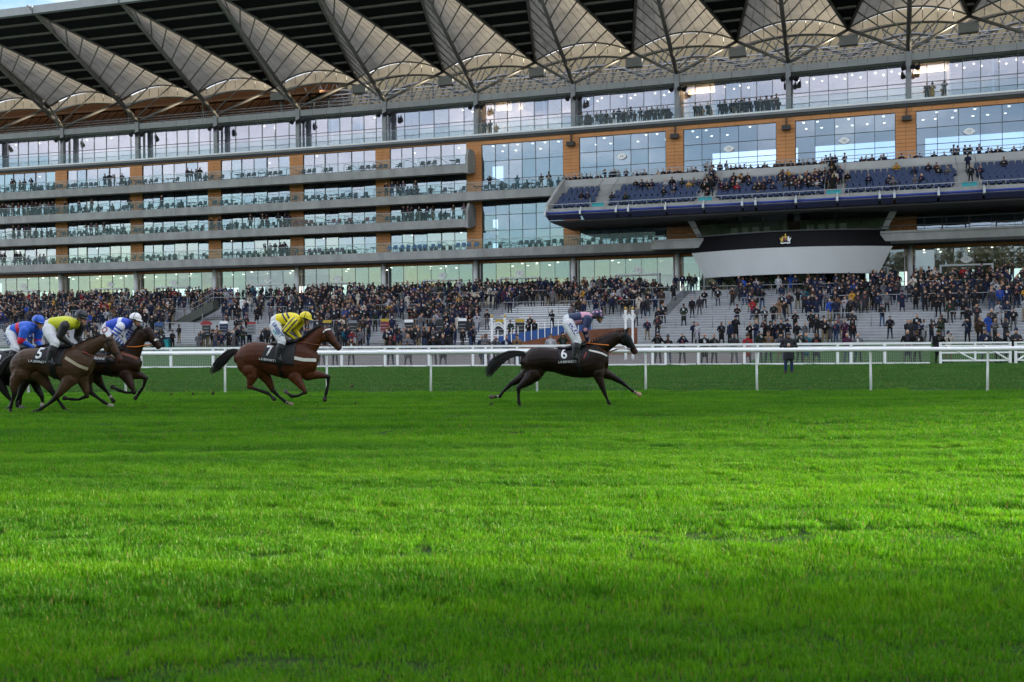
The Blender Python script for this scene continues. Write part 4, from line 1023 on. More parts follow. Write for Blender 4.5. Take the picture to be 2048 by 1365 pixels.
SKIN = (.46, .24, .155)
def jockey(J):
    Y = J['Y']; ox, oy, sc_ = J['zoom']; k = Y / FPX / sc_
    def P(zx, zy, dy=0): p = px2w(ox + zx / sc_, oy + zy / sc_, Y); p.y += dy; return p
    B = Body(); t = J['torso']
    B.loft([P(x, y) for x, y, r in t], [r * k for x, y, r in t], J.get('tw', [.155, .165, .15, .175, .205, .15]), 'torso', 16)
    sh = P(*J['shoulder']); hx, hy, hr = J['headc']; hc = P(hx, hy); fx, fy = J['face']; fc = P(fx, fy)
    B.chain([P(*t[-1][:2]), P(*t[-1][:2]).lerp(hc, .75)], [.065, .058], 'neck', 10)
    # head: skull, face, jaw, nose
    B.mb.ball(hc, .094, 14, 10, (1, .86, 1.05)); fwd = (fc - hc); fwd.y = 0
    chin = fc + Vector((.012, 0, -.045)); B.segs.append((hc, chin, .09, .05, 'head', 0, 1)); B.mb.tube([hc, fc, chin], [.08, .066, .042], 12); B.mb.ball(chin, .042, 10, 8); B.mb.ball(fc, .066, 12, 8, (1, .9, 1))
    ns = fc + Vector((.064, 0, -.004)); B.chain([fc + Vector((.045, 0, .025)), ns], [.013, .016], 'nose', 8); B.chain([fc + Vector((.040, -.022, -.038)), fc + Vector((.040, .022, -.038))], [.012, .012], 'lips', 6)
    for s in (-1, 1): B.chain([hc + Vector((-.01, s * .082, -.03)), hc + Vector((-.015, s * .088, .005))], [.016, .018], 'ear', 8)
    for s in (-1, 1):
        n_ = 'L' if s < 0 else 'R'; f = J.get('far', (0, 0)) if s > 0 else (0, 0)
        hp, kn, an, toe = [J['leg'][i] for i in range(4)]
        B.chain([P(hp[0], hp[1], s * .10), P((hp[0] * .5 + kn[0] * .5), hp[1] * .5 + kn[1] * .5, s * .22), P(kn[0], kn[1], s * .30)], [hp[2] * k, (hp[2] + kn[2]) * .52 * k, kn[2] * k], 'thigh' + n_, 12)
        B.chain([P(kn[0], kn[1], s * .30), P(kn[0] * .6 + an[0] * .4, kn[1] * .6 + an[1] * .4, s * .335), P(an[0], an[1], s * .345)], [kn[2] * .95 * k, kn[2] * .98 * k, an[2] * k], 'shin' + n_, 12)
        B.chain([P(an[0], an[1] + 8, s * .345), P(toe[0], toe[1], s * .36)], [an[2] * 1.05 * k, an[2] * .85 * k], 'foot' + n_, 10)
        a = J['arm']; a0, a1, a2 = [(x + f[0], y + f[1], r) for x, y, r in a]
        ya, yb, yc = s * .185, s * .23, s * .07
        B.chain([P(a0[0], a0[1], ya), P(a1[0], a1[1], yb)], [a0[2] * k, a1[2] * k], 'arm' + n_, 12)
        B.chain([P(a1[0], a1[1], yb), P(a2[0], a2[1], yc)], [a1[2] * .95 * k, a2[2] * k], 'fore' + n_, 12)
        # hand: palm, four curled fingers, thumb on the side
        w = P(a2[0], a2[1], yc); d = (w - P(a1[0], a1[1], yb)).normalized(); B.chain([w, w + d * .055], [.030, .036], 'hand' + n_, 10)
        c = w + d * .075
        for i in range(4):
            q = c + Vector((0, s * (i - 1.5) * .019, -.004 * i)); B.chain([q, q + d * .030 + Vector((.012, 0, -.006)), q + d * .030 + Vector((.0, 0, -.040)), q + Vector((-.012, 0, -.044))], [.0115, .011, .0105, .010], 'hand' + n_, 6)
        q = w + d * .04 + Vector((0, -s * .03, .012)); B.chain([q, q + d * .035 + Vector((.012, 0, .012)), q + d * .062 + Vector((.012, 0, -.006))], [.013, .012, .010], 'hand' + n_, 6)
    axis0, axis1 = np.array(P(*t[0][:2])), np.array(P(*t[-1][:2])); ad = axis1 - axis0; al = np.linalg.norm(ad); ad /= al; up = np.array([-ad[2], 0, ad[0]])
    if up[2] < 0: up = -up
    def colfn(co, lab, tt):
        n = len(co); c = np.tile(np.array(J['main']), (n, 1)).astype(float); rel = co - axis0; s_ = rel @ ad / al; v = rel @ up
        for nm in ('thigh',):
            for q in 'LR': c[lab == nm + q] = J.get('breech', (.62, .64, .66))
        tm = lab == 'torso'; c[tm] = J['torsocol'](s_[tm], v[tm], co[tm])
        hipm = tm & (s_ < J.get('waist', .12)); c[hipm] = J.get('breech', (.62, .64, .66))
        for q in 'LR':
            mk = (lab == 'shin' + q); c[mk] = (.016, .018, .022); c[mk & (tt < .16)] = J.get('breech', (.62, .64, .66)); c[lab == 'foot' + q] = (.012, .013, .016)
            for nm, b0 in (('arm', 0), ('fore', 1)):
                mk = lab == nm + q
                if mk.any(): c[mk] = J['sleeve'](b0 + tt[mk], co[mk])
            c[lab == 'hand' + q] = J.get('hand', SKIN)
        for nm in ('head', 'nose', 'ear'): c[lab == nm] = SKIN
        c[lab == 'lips'] = (.34, .12, .09); c[lab == 'neck'] = J.get('neckc', (.02, .02, .025))
        for ctr, rad, col in J.get('spots', []):
            d = np.linalg.norm(co - np.array(P(ctr[0], ctr[1], ctr[2])), axis=1); c[d < rad] = col
        return c
    me = B.skin('jockey', .0105, 'silks', colfn, 3, fac=.5)
    root = thing('person', J['label'], 'person', Vector((P(*t[0][:2]).x, Y, 0)), 'jockeys riding in the race')
    o = bpy.data.objects.new('body', me); link(o, root); bv = bvh_of(me)
    # helmet with peak, band and goggles
    m = MB(); tl = J.get('tilt', .32); nu, nv = 40, 20; vs = []; Rm = Matrix.Rotation(tl, 3, 'Y'); c0 = hc + Vector((-.002, 0, .022)); hr_ = J.get('helr', .128)
    for j in range(nv + 1):
        ph = math.pi / 2 * (1 - j / nv) - .22 * (j / nv)
        for i in range(nu):
            a = 2 * math.pi * i / nu; vs.append(c0 + Rm @ Vector((hr_ * 1.10 * math.cos(ph) * math.cos(a), hr_ * .92 * math.cos(ph) * math.sin(a), hr_ * 1.02 * math.sin(ph))))
    fs = [(j * nu + i, j * nu + (i + 1) % nu, (j + 1) * nu + (i + 1) % nu, (j + 1) * nu + i) for j in range(nv) for i in range(nu)]; fs.append(tuple(nv * nu + i for i in reversed(range(nu))))
    m.add(vs, fs); hel = m.build('helmet', 'helmet', root, True)
    nvv = len(hel.data.vertices); cc_ = np.ones((nvv, 4), np.float32); cc_[:, :3] = J['cap']
    co = np.array([v.co for v in hel.data.vertices])
    if J.get('capspots'):
        for a, ph in [(-1.9, .40), (-1.1, .85), (-1.0, .1), (-2.6, .2), (1.5, .5), (3, .5)]:
            q = np.array(c0 + Rm @ Vector((hr_ * 1.1 * math.cos(ph) * math.cos(a), hr_ * .92 * math.cos(ph) * math.sin(a), hr_ * math.sin(ph)))); cc_[np.linalg.norm(co - q, axis=1) < .027, :3] = J['capspots']
    hel.data.color_attributes.new('col', 'FLOAT_COLOR', 'POINT').data.foreach_set('color', cc_.ravel())
    m = MB(); vs = []
    for q in (0, 1):
        for i in range(13):
            a = -1.15 + 2.3 * i / 12; r0 = hr_ * (1.05 if q == 0 else 1.42); vs.append(c0 + Rm @ Vector((r0 * math.cos(a) * (1.04 if q == 0 else 1.06), hr_ * (.93 if q == 0 else 1.0) * math.sin(a), -.012 - .022 * q)))
    vs += [v + Vector((0, 0, -.008)) for v in vs]
    fs = []
    for i in range(12): fs += [(i, i + 1, 14 + i, 13 + i), (26 + i + 1, 26 + i, 39 + i, 40 + i), (13 + i, 14 + i, 40 + i, 39 + i)]
    m.add(vs, fs); pk = m.build('peak', 'helmet', hel, True); haircol(pk, J.get('peak', J['cap']))
    m = MB(); pts = [c0 + Rm @ Vector((hr_ * 1.02 * math.cos(a) * .98, hr_ * .95 * math.sin(a), -.040)) for a in [x * .2 for x in range(-9, 10)]]
    m.tube(pts, .017, 6); m.build('goggles', 'leather_black', root, True)
    m = MB(); m.tube([c0 + Rm @ Vector((hr_ * 1.12 * math.cos(a) * .06 - .01, -hr_ * .955 * math.cos(a), hr_ * 1.05 * math.sin(a))) for a in [-.2 + .2 * i for i in range(9)]], .005, 4); m.build('cap_strap', 'leather_black', hel, True)
    for s in (-1, 1):
        m = MB(); m.tube([hc + Vector((-.01, s * .088, -.02)), fc + Vector((0, s * .06, -.06)), chin + Vector((0, 0, -.035))], .008, 5); m.build('chin_strap', 'leather_black', root, True)
    for s in (-1, 1):
        an = J['leg'][2]; kn = J['leg'][1]
        m = MB(); f = P(J['leg'][3][0] * .45 + an[0] * .55, an[1] + 14, s * .365); m.tube([f + Vector((-.055, 0, .10)), f + Vector((-.06, 0, -.015)), f + Vector((.06, 0, -.015)), f + Vector((.03, 0, .10)), f + Vector((-.055, 0, .10))], .008, 5)
        m.tube([f + Vector((-.01, 0, .10)), P(kn[0] + 10, kn[1] + 30, s * .27)], .012, 4); m.build('stirrup', 'metal_bit', root)
    if J.get('whip'):
        (x0, y0), (x1, y1), mat, wl = J['whip']; m = MB(); m.tube([P(x0, y0, -.09), P(x1, y1, -.16)], [.011, .016], 6); tag(m.build('whip', mat, None, True), wl, 'whip', 'whips held by the jockeys')
    return root, bv, P, k
# ------------------------------------------------------------------ the horses and riders
ZA, ZB, ZC = (0, 600, 5.689), (400, 600, 5.689), (950, 600, 5.689)
NAVY, PINK = (.010, .024, .085), (.60, .29, .39)
YEL = (.80, .66, .02)
H6 = dict(seed=1, Y=23.0, zoom=ZC, base=(1000, 1200), label='dark brown racehorse numbered 6 leading the field at full stretch', coat=(.013, .006, .0038), dark=(.006, .0035, .0026), blinker=True, muzzle=(.05, .02, .014),
  torso=[(545, 625, 760, .16), (590, 575, 830, .24), (660, 545, 860, .285), (740, 533, 845, .29), (820, 540, 818, .275), (920, 555, 828, .285), (1020, 565, 862, .30), (1120, 560, 885, .30), (1220, 545, 893, .285), (1310, 505, 888, .25), (1390, 500, 872, .225), (1450, 545, 830, .19)],
  neck=[(1340, 610, 135, .19), (1410, 560, 112, .15), (1480, 505, 92, .125), (1560, 460, 78, .11), (1640, 420, 66, .10)],
  head=[(1690, 400, 58, .095), (1725, 450, 62, .100), (1765, 515, 47, .085), (1795, 560, 38, .068), (1822, 600, 38, .066)], cheek=(1700, 455, 66),
  ears=[(1722, 365, 1752, 312, -.05), (1700, 362, 1742, 322, .05)], eye=(1748, 425),
  legs=[dict(dy=.13, p=[(1420, 810, 78), (1500, 850, 58), (1580, 885, 42), (1680, 945, 31), (1745, 1000, 20), (1805, 1045, 23), (1850, 1070, 24)], hoof=(.42, .27, .17), black=(.25, .5), sock=(.90, .955)),
        dict(dy=-.14, p=[(1395, 830, 80), (1408, 900, 52), (1432, 970, 38), (1462, 1050, 29), (1492, 1125, 19), (1516, 1180, 23), (1538, 1203, 24)], black=(.3, .5)),
        dict(dy=.13, mass=(640, 760, 125), p=[(610, 830, 92), (545, 880, 66), (480, 920, 46), (400, 965, 33), (320, 1045, 21), (272, 1105, 24), (205, 1108, 26)], black=(.3, .55), sock=(.88, .93), hoof=(.09, .07, .05)),
        dict(dy=-.14, mass=(680, 760, 130), p=[(665, 840, 100), (610, 905, 70), (555, 950, 50), (490, 1000, 34), (490, 1090, 21), (494, 1165, 24), (506, 1203, 25)], black=(.3, .55))],
  tail=[(560, 612, 20), (470, 612, 32), (380, 628, 42), (290, 672, 50), (215, 745, 55), (165, 815, 48), (140, 870, 30)],
  mane=[(1300, 500), (1400, 445), (1500, 405), (1600, 370), (1690, 352)], plaits=True,
  cloth=[(925, 572), (1195, 575), (1180, 725), (968, 732)], number=('6', 1004, 625, .30), brand=('L.K.BENNETT', 1042, 703, .070), brandrot=.03,
  saddle=[(940, 545, 16, .12), (1010, 552, 20, .16), (1090, 545, 28, .17), (1160, 530, 34, .17), (1225, 512, 40, .15), (1262, 500, 34, .10)],
  straps=[('girth', [(1172, 720), (1182, 800), (1192, 880)], .10, 'leather_black'), ('breast_girth', [(1285, 575), (1360, 590), (1430, 608), (1495, 640)], .035, 'strap_white'),
          ('saddle_flap', [(1215, 540), (1235, 600), (1225, 650)], .24, 'leather_black'), ('breast_strap', [(1275, 520), (1262, 590), (1225, 665)], .03, 'red_paint'), ('noseband', [(1748, 545), (1768, 552), (1812, 520)], .028, 'leather_black'), ('cheek_strap', [(1695, 400), (1725, 470), (1752, 545)], .022, 'leather_black')],
  reins=[([(1290, 480, .05), (1400, 548, .15), (1500, 605, .16), (1620, 560, .12), (1752, 560, .07)], .011, 'rein_brown', 'rein'), ([(1745, 548, .072), (1758, 560, .074), (1748, 575, .074), (1738, 562, .074), (1745, 548, .072)], .007, 'metal_bit', 'bit_ring')])
H7 = dict(seed=2, Y=23.4, zoom=ZB, base=(900, 1200), label='bright bay racehorse numbered 7 with white breast girth running second', coat=(.078, .023, .009), dark=(.034, .010, .005), muzzle=(.045, .020, .014),
  torso=[(430, 585, 745, .17), (480, 525, 800, .24), (550, 490, 830, .285), (630, 475, 840, .29), (710, 480, 825, .275), (790, 493, 838, .285), (880, 508, 872, .30), (970, 508, 900, .30), (1060, 495, 908, .285), (1140, 472, 900, .25), (1215, 490, 880, .225), (1275, 560, 840, .19)],
  neck=[(1170, 600, 135, .19), (1230, 540, 112, .15), (1290, 475, 94, .125), (1345, 415, 80, .11), (1395, 360, 68, .10)],
  head=[(1432, 355, 58, .095), (1465, 410, 62, .100), (1510, 470, 47, .085), (1555, 520, 40, .068), (1588, 555, 36, .066)], cheek=(1435, 415, 68),
  ears=[(1400, 330, 1385, 288, -.05), (1432, 320, 1450, 288, .05)], eye=(1478, 395),
  legs=[dict(dy=.13, p=[(1220, 840, 84), (1290, 852, 58), (1360, 860, 43), (1445, 882, 32), (1442, 970, 20), (1418, 1060, 24), (1408, 1115, 25)], black=(.35, .48)),
        dict(dy=-.14, p=[(1085, 860, 84), (1125, 925, 56), (1165, 980, 42), (1208, 1045, 32), (1130, 1088, 20), (1050, 1095, 24), (1005, 1058, 25)], black=(.4, .56), hoof=(.10, .09, .08)),
        dict(dy=-.14, mass=(560, 700, 140), p=[(585, 790, 108), (605, 860, 74), (595, 920, 50), (572, 985, 34), (680, 1025, 21), (785, 1060, 24), (835, 1105, 25)], black=(.42, .6)),
        dict(dy=.13, mass=(600, 700, 130), p=[(670, 790, 100), (725, 870, 68), (768, 945, 48), (805, 1030, 33), (880, 1105, 21), (955, 1168, 24), (1000, 1190, 25)], black=(.4, .58), sock=(.9, .95), hoof=(.36, .25, .18))],
  tail=[(445, 590, 20), (400, 582, 30), (345, 600, 42), (285, 655, 50), (230, 715, 55), (175, 780, 45), (125, 828, 20)],
  mane=[(1140, 475), (1200, 432), (1270, 380), (1340, 325), (1395, 305)],
  cloth=[(768, 530), (1110, 500), (1092, 745), (722, 705)], number=('7', 815, 590, .30), numrot=-.08, brand=('L.K.BENNETT', 805, 680, .070), brandrot=-.14,
  saddle=[(815, 490, 14, .12), (880, 500, 20, .16), (950, 492, 28, .17), (1020, 482, 34, .17), (1085, 470, 36, .15), (1115, 462, 28, .10)],
  straps=[('girth', [(935, 735), (945, 820), (960, 895)], .09, 'leather_black'), ('girth_badge', [(925, 790), (965, 795)], .05, 'red_paint'), ('breast_girth', [(1015, 635), (1100, 660), (1200, 680), (1330, 685)], .075, 'strap_white'),
          ('noseband', [(1500, 520), (1525, 505), (1560, 475)], .026, 'leather_black'), ('cheek_strap', [(1425, 345), (1455, 430), (1500, 510)], .022, 'leather_black'), ('browband', [(1410, 375), (1440, 345), (1490, 335)], .026, 'strap_white')],
  reins=[([(1115, 480, .06), (1220, 495, .15), (1330, 510, .14), (1430, 525, .10), (1490, 520, .07)], .011, 'rein_brown', 'rein'), ([(1478, 505, .072), (1500, 520, .074), (1490, 545, .074), (1470, 530, .074), (1478, 505, .072)], .008, 'metal_bit', 'bit_ring')])
H5 = dict(seed=3, Y=22.2, zoom=ZA, base=(600, 1260), label='clipped grey brown racehorse numbered 5 nearest the camera in the left bunch', coat=(.070, .037, .020), dark=(.030, .015, .009), muzzle=(.06, .022, .014),
  torso=[(178, 640, 790, .17), (225, 590, 840, .24), (300, 555, 855, .285), (380, 545, 835, .29), (460, 545, 815, .275), (550, 550, 850, .285), (640, 556, 895, .30), (730, 552, 930, .30), (810, 540, 948, .285), (880, 522, 945, .25), (940, 545, 915, .225), (995, 610, 880, .19)],
  neck=[(880, 660, 140, .19), (950, 600, 115, .15), (1025, 545, 95, .125), (1110, 495, 80, .11), (1190, 455, 68, .10)],
  head=[(1235, 450, 58, .095), (1268, 520, 62, .100), (1312, 590, 48, .085), (1345, 645, 40, .068), (1368, 690, 38, .066)], cheek=(1240, 530, 68),
  ears=[(1205, 425, 1192, 375, -.05), (1262, 415, 1282, 372, .05)], eye=(1290, 510),
  legs=[dict(dy=-.14, p=[(815, 890, 92), (765, 975, 64), (715, 1045, 46), (650, 1120, 33), (565, 1190, 21), (485, 1240, 25), (440, 1262, 26)], black=(.30, .5)),
        dict(dy=.13, p=[(905, 880, 80), (925, 965, 52), (945, 1035, 40), (955, 1100, 31), (860, 1140, 20), (770, 1135, 23), (725, 1128, 24)], black=(.35, .5)),
        dict(dy=-.14, mass=(270, 760, 140), p=[(265, 830, 108), (215, 900, 74), (190, 975, 50), (195, 1065, 34), (170, 1150, 22), (150, 1215, 25), (148, 1252, 26)], black=(.35, .6)),
        dict(dy=.13, mass=(330, 770, 130), p=[(400, 830, 100), (460, 910, 68), (515, 990, 47), (575, 1075, 32), (640, 1165, 21), (690, 1235, 24), (718, 1262, 25)], black=(.3, .5))],
  tail=[(190, 640, 20), (130, 650, 30), (70, 700, 42), (20, 780, 50), (-30, 870, 45), (-60, 930, 20)],
  mane=[(880, 530), (960, 492), (1040, 455), (1120, 420), (1200, 400)],
  cloth=[(480, 555), (790, 545), (760, 745), (425, 712)], number=('5', 510, 620, .30), numrot=-.1, brand=('L.K.BENNETT', 500, 700, .070), brandrot=-.12,
  saddle=[(520, 552, 14, .12), (600, 555, 20, .16), (670, 548, 28, .17), (740, 538, 34, .17), (800, 525, 36, .15), (830, 515, 28, .10)],
  straps=[('girth', [(660, 745), (665, 830), (668, 925)], .13, 'leather_black'), ('breast_girth', [(800, 655), (870, 700), (940, 745), (1025, 785)], .062, 'strap_tan'),
          ('noseband', [(1300, 625), (1335, 610), (1372, 600)], .026, 'leather_black'), ('cheek_strap', [(1225, 440), (1255, 540), (1300, 630)], .022, 'leather_black'), ('browband', [(1215, 470), (1250, 450), (1300, 455)], .022, 'leather_black')],
  reins=[([(890, 560, .06), (980, 600, .15), (1100, 640, .16), (1200, 650, .12), (1292, 640, .08)], .011, 'rein_brown', 'rein'), ([(1285, 625, .072), (1305, 645, .074), (1290, 668, .074), (1272, 648, .074), (1285, 625, .072)], .009, 'strap_tan', 'bit_ring')])
H4 = dict(seed=4, Y=23.9, zoom=ZA, base=(1200, 1200), label='dark bay racehorse galloping half hidden behind the grey brown horse', coat=(.028, .012, .0065), dark=(.012, .006, .004), muzzle=(.035, .018, .013),
  torso=[(800, 660, 790, .17), (850, 610, 840, .24), (920, 585, 850, .285), (990, 580, 840, .29), (1060, 585, 825, .275), (1130, 590, 845, .285), (1210, 592, 865, .30), (1290, 585, 880, .30), (1370, 570, 885, .285), (1440, 560, 880, .25), (1505, 590, 862, .225), (1555, 650, 830, .19)],
  neck=[(1450, 660, 135, .19), (1500, 580, 115, .15), (1545, 500, 96, .125), (1590, 425, 80, .11), (1625, 370, 68, .10)],
  head=[(1665, 345, 58, .095), (1700, 400, 62, .100), (1745, 455, 48, .085), (1785, 505, 40, .068), (1812, 540, 36, .066)], cheek=(1670, 410, 68),
  ears=[(1600, 315, 1570, 285, -.05), (1655, 310, 1668, 280, .05)], eye=(1712, 385),
  legs=[dict(dy=.13, p=[(1490, 830, 80), (1540, 855, 54), (1585, 868, 42), (1632, 895, 32), (1605, 990, 20), (1560, 1055, 24), (1528, 1100, 25)], black=(.3, .45)),
        dict(dy=-.14, p=[(1440, 840, 82), (1480, 910, 56), (1510, 970, 42), (1545, 1050, 31), (1455, 1052, 20), (1375, 1025, 24), (1325, 1000, 25)], black=(.35, .5)),
        dict(dy=-.14, mass=(920, 740, 140), p=[(990, 830, 100), (1010, 910, 68), (1025, 985, 46), (1060, 1055, 32), (1140, 1115, 21), (1210, 1165, 24), (1268, 1195, 25)], black=(.3, .5), hoof=(.32, .28, .24)),
        dict(dy=.13, mass=(940, 740, 130), p=[(1040, 830, 96), (1080, 900, 62), (1110, 955, 44), (1150, 1005, 31), (1195, 1060, 21), (1228, 1110, 24), (1245, 1135, 25)], black=(.3, .5), sock=(.86, .96))],
  mane=[(1440, 560), (1490, 480), (1545, 400), (1590, 335), (1630, 305)],
  cloth=[(1085, 600), (1360, 590), (1330, 725), (1050, 712)], brand=('L.K.BENNETT', 1180, 670, .085), brandrot=-.08,
  saddle=[(1130, 588, 14, .12), (1190, 590, 20, .16), (1260, 582, 28, .17), (1330, 572, 34, .17), (1390, 558, 36, .15), (1420, 548, 28, .10)],
  straps=[('girth', [(1275, 725), (1285, 800), (1290, 870)], .09, 'leather_black'), ('breast_girth', [(1390, 602), (1450, 618), (1520, 640), (1590, 672)], .06, 'rein_brown'),
          ('noseband', [(1735, 505), (1762, 488), (1795, 465)], .024, 'leather_black'), ('cheek_strap', [(1655, 335), (1690, 420), (1735, 500)], .022, 'leather_black'), ('nose_patch', [(1772, 450), (1790, 468)], .05, 'strap_white')],
  reins=[([(1420, 520, .06), (1500, 535, .15), (1580, 535, .14), (1660, 520, .10), (1725, 505, .07)], .011, 'orange_paint', 'rein'), ([(1715, 490, .072), (1735, 505, .074), (1722, 525, .074), (1704, 510, .074), (1715, 490, .072)], .008, 'metal_bit', 'bit_ring')])
H2 = dict(seed=5, Y=23.2, zoom=ZA, base=(100, 1220), label='near black racehorse partly cut by the left edge of the photo', coat=(.007, .005, .0045), dark=(.004, .0035, .003), muzzle=(.02, .014, .012),
  torso=[(-300, 640, 790, .17), (-250, 600, 850, .24), (-180, 580, 880, .285), (-100, 575, 880, .29), (-20, 580, 860, .275), (60, 590, 870, .285), (140, 595, 890, .30), (220, 592, 910, .30), (290, 585, 915, .285), (360, 570, 910, .25), (430, 590, 890, .225), (480, 650, 850, .19)],
  neck=[(380, 690, 135, .19), (440, 640, 112, .15), (520, 600, 92, .125), (600, 575, 78, .11), (680, 560, 66, .10)],
  head=[(725, 560, 56, .095), (760, 620, 60, .100), (800, 680, 46, .085), (835, 730, 38, .068), (855, 765, 36, .066)], cheek=(730, 630, 66),
  ears=[(700, 540, 690, 510, -.05), (745, 530, 760, 510, .05)], eye=(780, 610),
  legs=[dict(dy=-.14, p=[(310, 880, 84), (300, 945, 58), (280, 1010, 42), (250, 1090, 31), (215, 1150, 20), (225, 1200, 24), (262, 1218, 25)], hoof=(.12, .11, .10)),
        dict(dy=.13, p=[(360, 890, 80), (375, 960, 52), (395, 1030, 40), (440, 1105, 31), (450, 1165, 20), (440, 1200, 23), (438, 1235, 25)], sock=(.82, .96), hoof=(.30, .24, .2)),
        dict(dy=-.14, mass=(-170, 770, 140), p=[(-60, 860, 105), (10, 930, 70), (60, 1000, 48), (110, 1080, 33), (160, 1150, 21), (150, 1200, 24), (118, 1235, 26)]),
        dict(dy=.13, mass=(-160, 770, 130), p=[(20, 880, 96), (90, 930, 62), (140, 980, 44), (180, 1040, 31), (200, 1110, 21), (190, 1170, 24), (180, 1225, 25)], sock=(.55, .72))],
  mane=[(380, 570), (460, 540), (540, 520), (620, 505), (700, 500)], hair=(.006, .005, .005),
  cloth=[(-30, 605), (260, 600), (230, 750), (-60, 735)], number=('2', 50, 690, .30), numrot=-.1,
  saddle=[(60, 588, 14, .12), (120, 590, 20, .16), (180, 582, 28, .17), (250, 576, 34, .17), (310, 565, 34, .15), (340, 556, 28, .10)],
  straps=[('girth', [(160, 750), (165, 830), (168, 900)], .09, 'leather_black')],
  reins=[([(440, 560, .06), (520, 600, .15), (620, 650, .14), (720, 690, .10), (790, 720, .07)], .011, 'rein_brown', 'rein')])
HP = {}
for key, H in (('6', H6), ('7', H7), ('5', H5), ('4', H4), ('2', H2)): HP[key] = horse(H)

def const(c): return lambda s, v, co: np.tile(np.array(c), (len(s), 1))
def t6(s, v, co):
    c = np.tile(np.array(NAVY), (len(s), 1)); c[(s < .62) & (v < -.02)] = PINK; c[(s >= .62) & (v >= .02)] = PINK; return c
def t7(s, v, co):
    c = np.tile(np.array(YEL), (len(s), 1)); d = s + v * .9
    c[(d > .50) & (d < .58)] = NAVY; c[(d > .68) & (d < .76)] = NAVY; c[(v < -.085) & (v > -.105)] = NAVY; return c
def s7(t, co):
    c = np.tile(np.array(YEL), (len(t), 1)); P_ = lambda x, y: np.array(px2w(400 + x / 5.689, 600 + y / 5.689, 23.4))
    for a, b_, lo in ((P_(1082, 255), P_(1000, 352), 0), (P_(1000, 352), P_(1078, 432), 1)):
        d = (b_ - a) / np.linalg.norm(b_ - a); nn = np.array([-d[2], 0, d[0]]); q = (co - a) @ nn; mk = (t >= lo) & (t <= lo + 1) & (np.abs(np.abs(q) - .045) < .016); c[mk] = NAVY
    return c
def t4(s, v, co):
    c = np.tile(np.array((.02, .07, .52)), (len(s), 1)); d = s - v * .5; c[(d > .60) & (d < .78)] = (.72, .74, .80); return c
def s4(t, co):
    c = np.tile(np.array((.02, .07, .52)), (len(t), 1)); c[((t * 3.3) % 1) < .45] = (.72, .74, .80); return c
def t2(s, v, co):
    c = np.tile(np.array((.02, .11, .58)), (len(s), 1)); c[(s > .36) & (s < .52)] = (.62, .01, .03); return c
def s2(t, co):
    c = np.tile(np.array((.02, .11, .58)), (len(t), 1)); c[(t > .72) & (t < 1.12)] = (.62, .01, .03); return c
def one(c): return lambda t, co: np.tile(np.array(c), (len(t), 1))
J6 = dict(Y=23.0, zoom=ZC, label='jockey in navy and pink quartered silks with spotted navy cap on the leading horse', main=NAVY, torsocol=t6, sleeve=one(NAVY), cap=NAVY, capspots=PINK, peak=NAVY,
  torso=[(1040, 245, 66), (1075, 228, 72), (1130, 222, 72), (1200, 212, 76), (1270, 208, 72), (1318, 200, 52)], shoulder=(1290, 220), headc=(1398, 178, 70), face=(1418, 222), tilt=.30,
  leg=[(1065, 275, 68), (1158, 470, 46), (1112, 640, 27), (1150, 662, 24)], arm=[(1282, 225, 52), (1242, 345, 40), (1275, 455, 24)], far=(14, -6),
  spots=[((1275, 272, -.24), .05, PINK), ((1247, 342, -.30), .045, PINK), ((1262, 410, -.2), .045, PINK)], whip=((1262, 492), (1515, 518), 'orange_paint', 'orange whip in the hand of the jockey in navy and pink'))
J7 = dict(Y=23.4, zoom=ZB, label='jockey in yellow silks with navy stripes and yellow cap riding second', main=YEL, torsocol=t7, sleeve=s7, cap=YEL, hand=(.012, .012, .016),
  torso=[(850, 255, 68), (885, 235, 74), (945, 225, 74), (1020, 222, 80), (1090, 225, 74), (1130, 228, 52)], shoulder=(1090, 240), headc=(1205, 205, 70), face=(1208, 250), tilt=.22,
  leg=[(872, 300, 70), (968, 478, 46), (915, 650, 27), (960, 692, 24)], arm=[(1082, 255, 54), (1000, 352, 42), (1078, 432, 24)], far=(50, -8), whip=((1120, 482), (1248, 494), 'rein_brown', 'brown whip in the hand of the jockey in striped yellow'))
J5 = dict(Y=22.2, zoom=ZA, label='jockey in acid yellow bodywarmer with black sleeves and black cap', main=(.60, .62, .02), torsocol=const((.60, .62, .02)), sleeve=one((.012, .013, .015)), cap=(.012, .015, .02), waist=.10,
  torso=[(560, 300, 72), (600, 280, 78), (660, 270, 78), (740, 268, 84), (815, 270, 76), (855, 268, 52)], shoulder=(800, 290), headc=(930, 188, 72), face=(952, 252), tilt=.28,
  leg=[(585, 340, 74), (700, 495, 48), (630, 690, 28), (690, 728, 24)], arm=[(780, 300, 56), (735, 420, 42), (828, 515, 25)], far=(95, 0), whip=((880, 560), (1025, 608), 'red_paint', 'red whip in the hand of the jockey with black sleeves'))
J4 = dict(Y=23.9, zoom=ZA, label='jockey in royal blue silks with white sash, hooped sleeves and white cap', main=(.02, .07, .52), torsocol=t4, sleeve=s4, cap=(.78, .78, .80),
  torso=[(1215, 340, 66), (1245, 310, 72), (1295, 290, 72), (1360, 278, 78), (1425, 272, 72), (1465, 268, 52)], shoulder=(1410, 290), headc=(1545, 218, 70), face=(1560, 268), tilt=.24,
  leg=[(1235, 372, 68), (1330, 500, 46), (1290, 660, 27), (1340, 690, 24)], arm=[(1405, 312, 52), (1335, 410, 40), (1395, 498, 24)], far=(85, 0), hand=(.012, .03, .2))
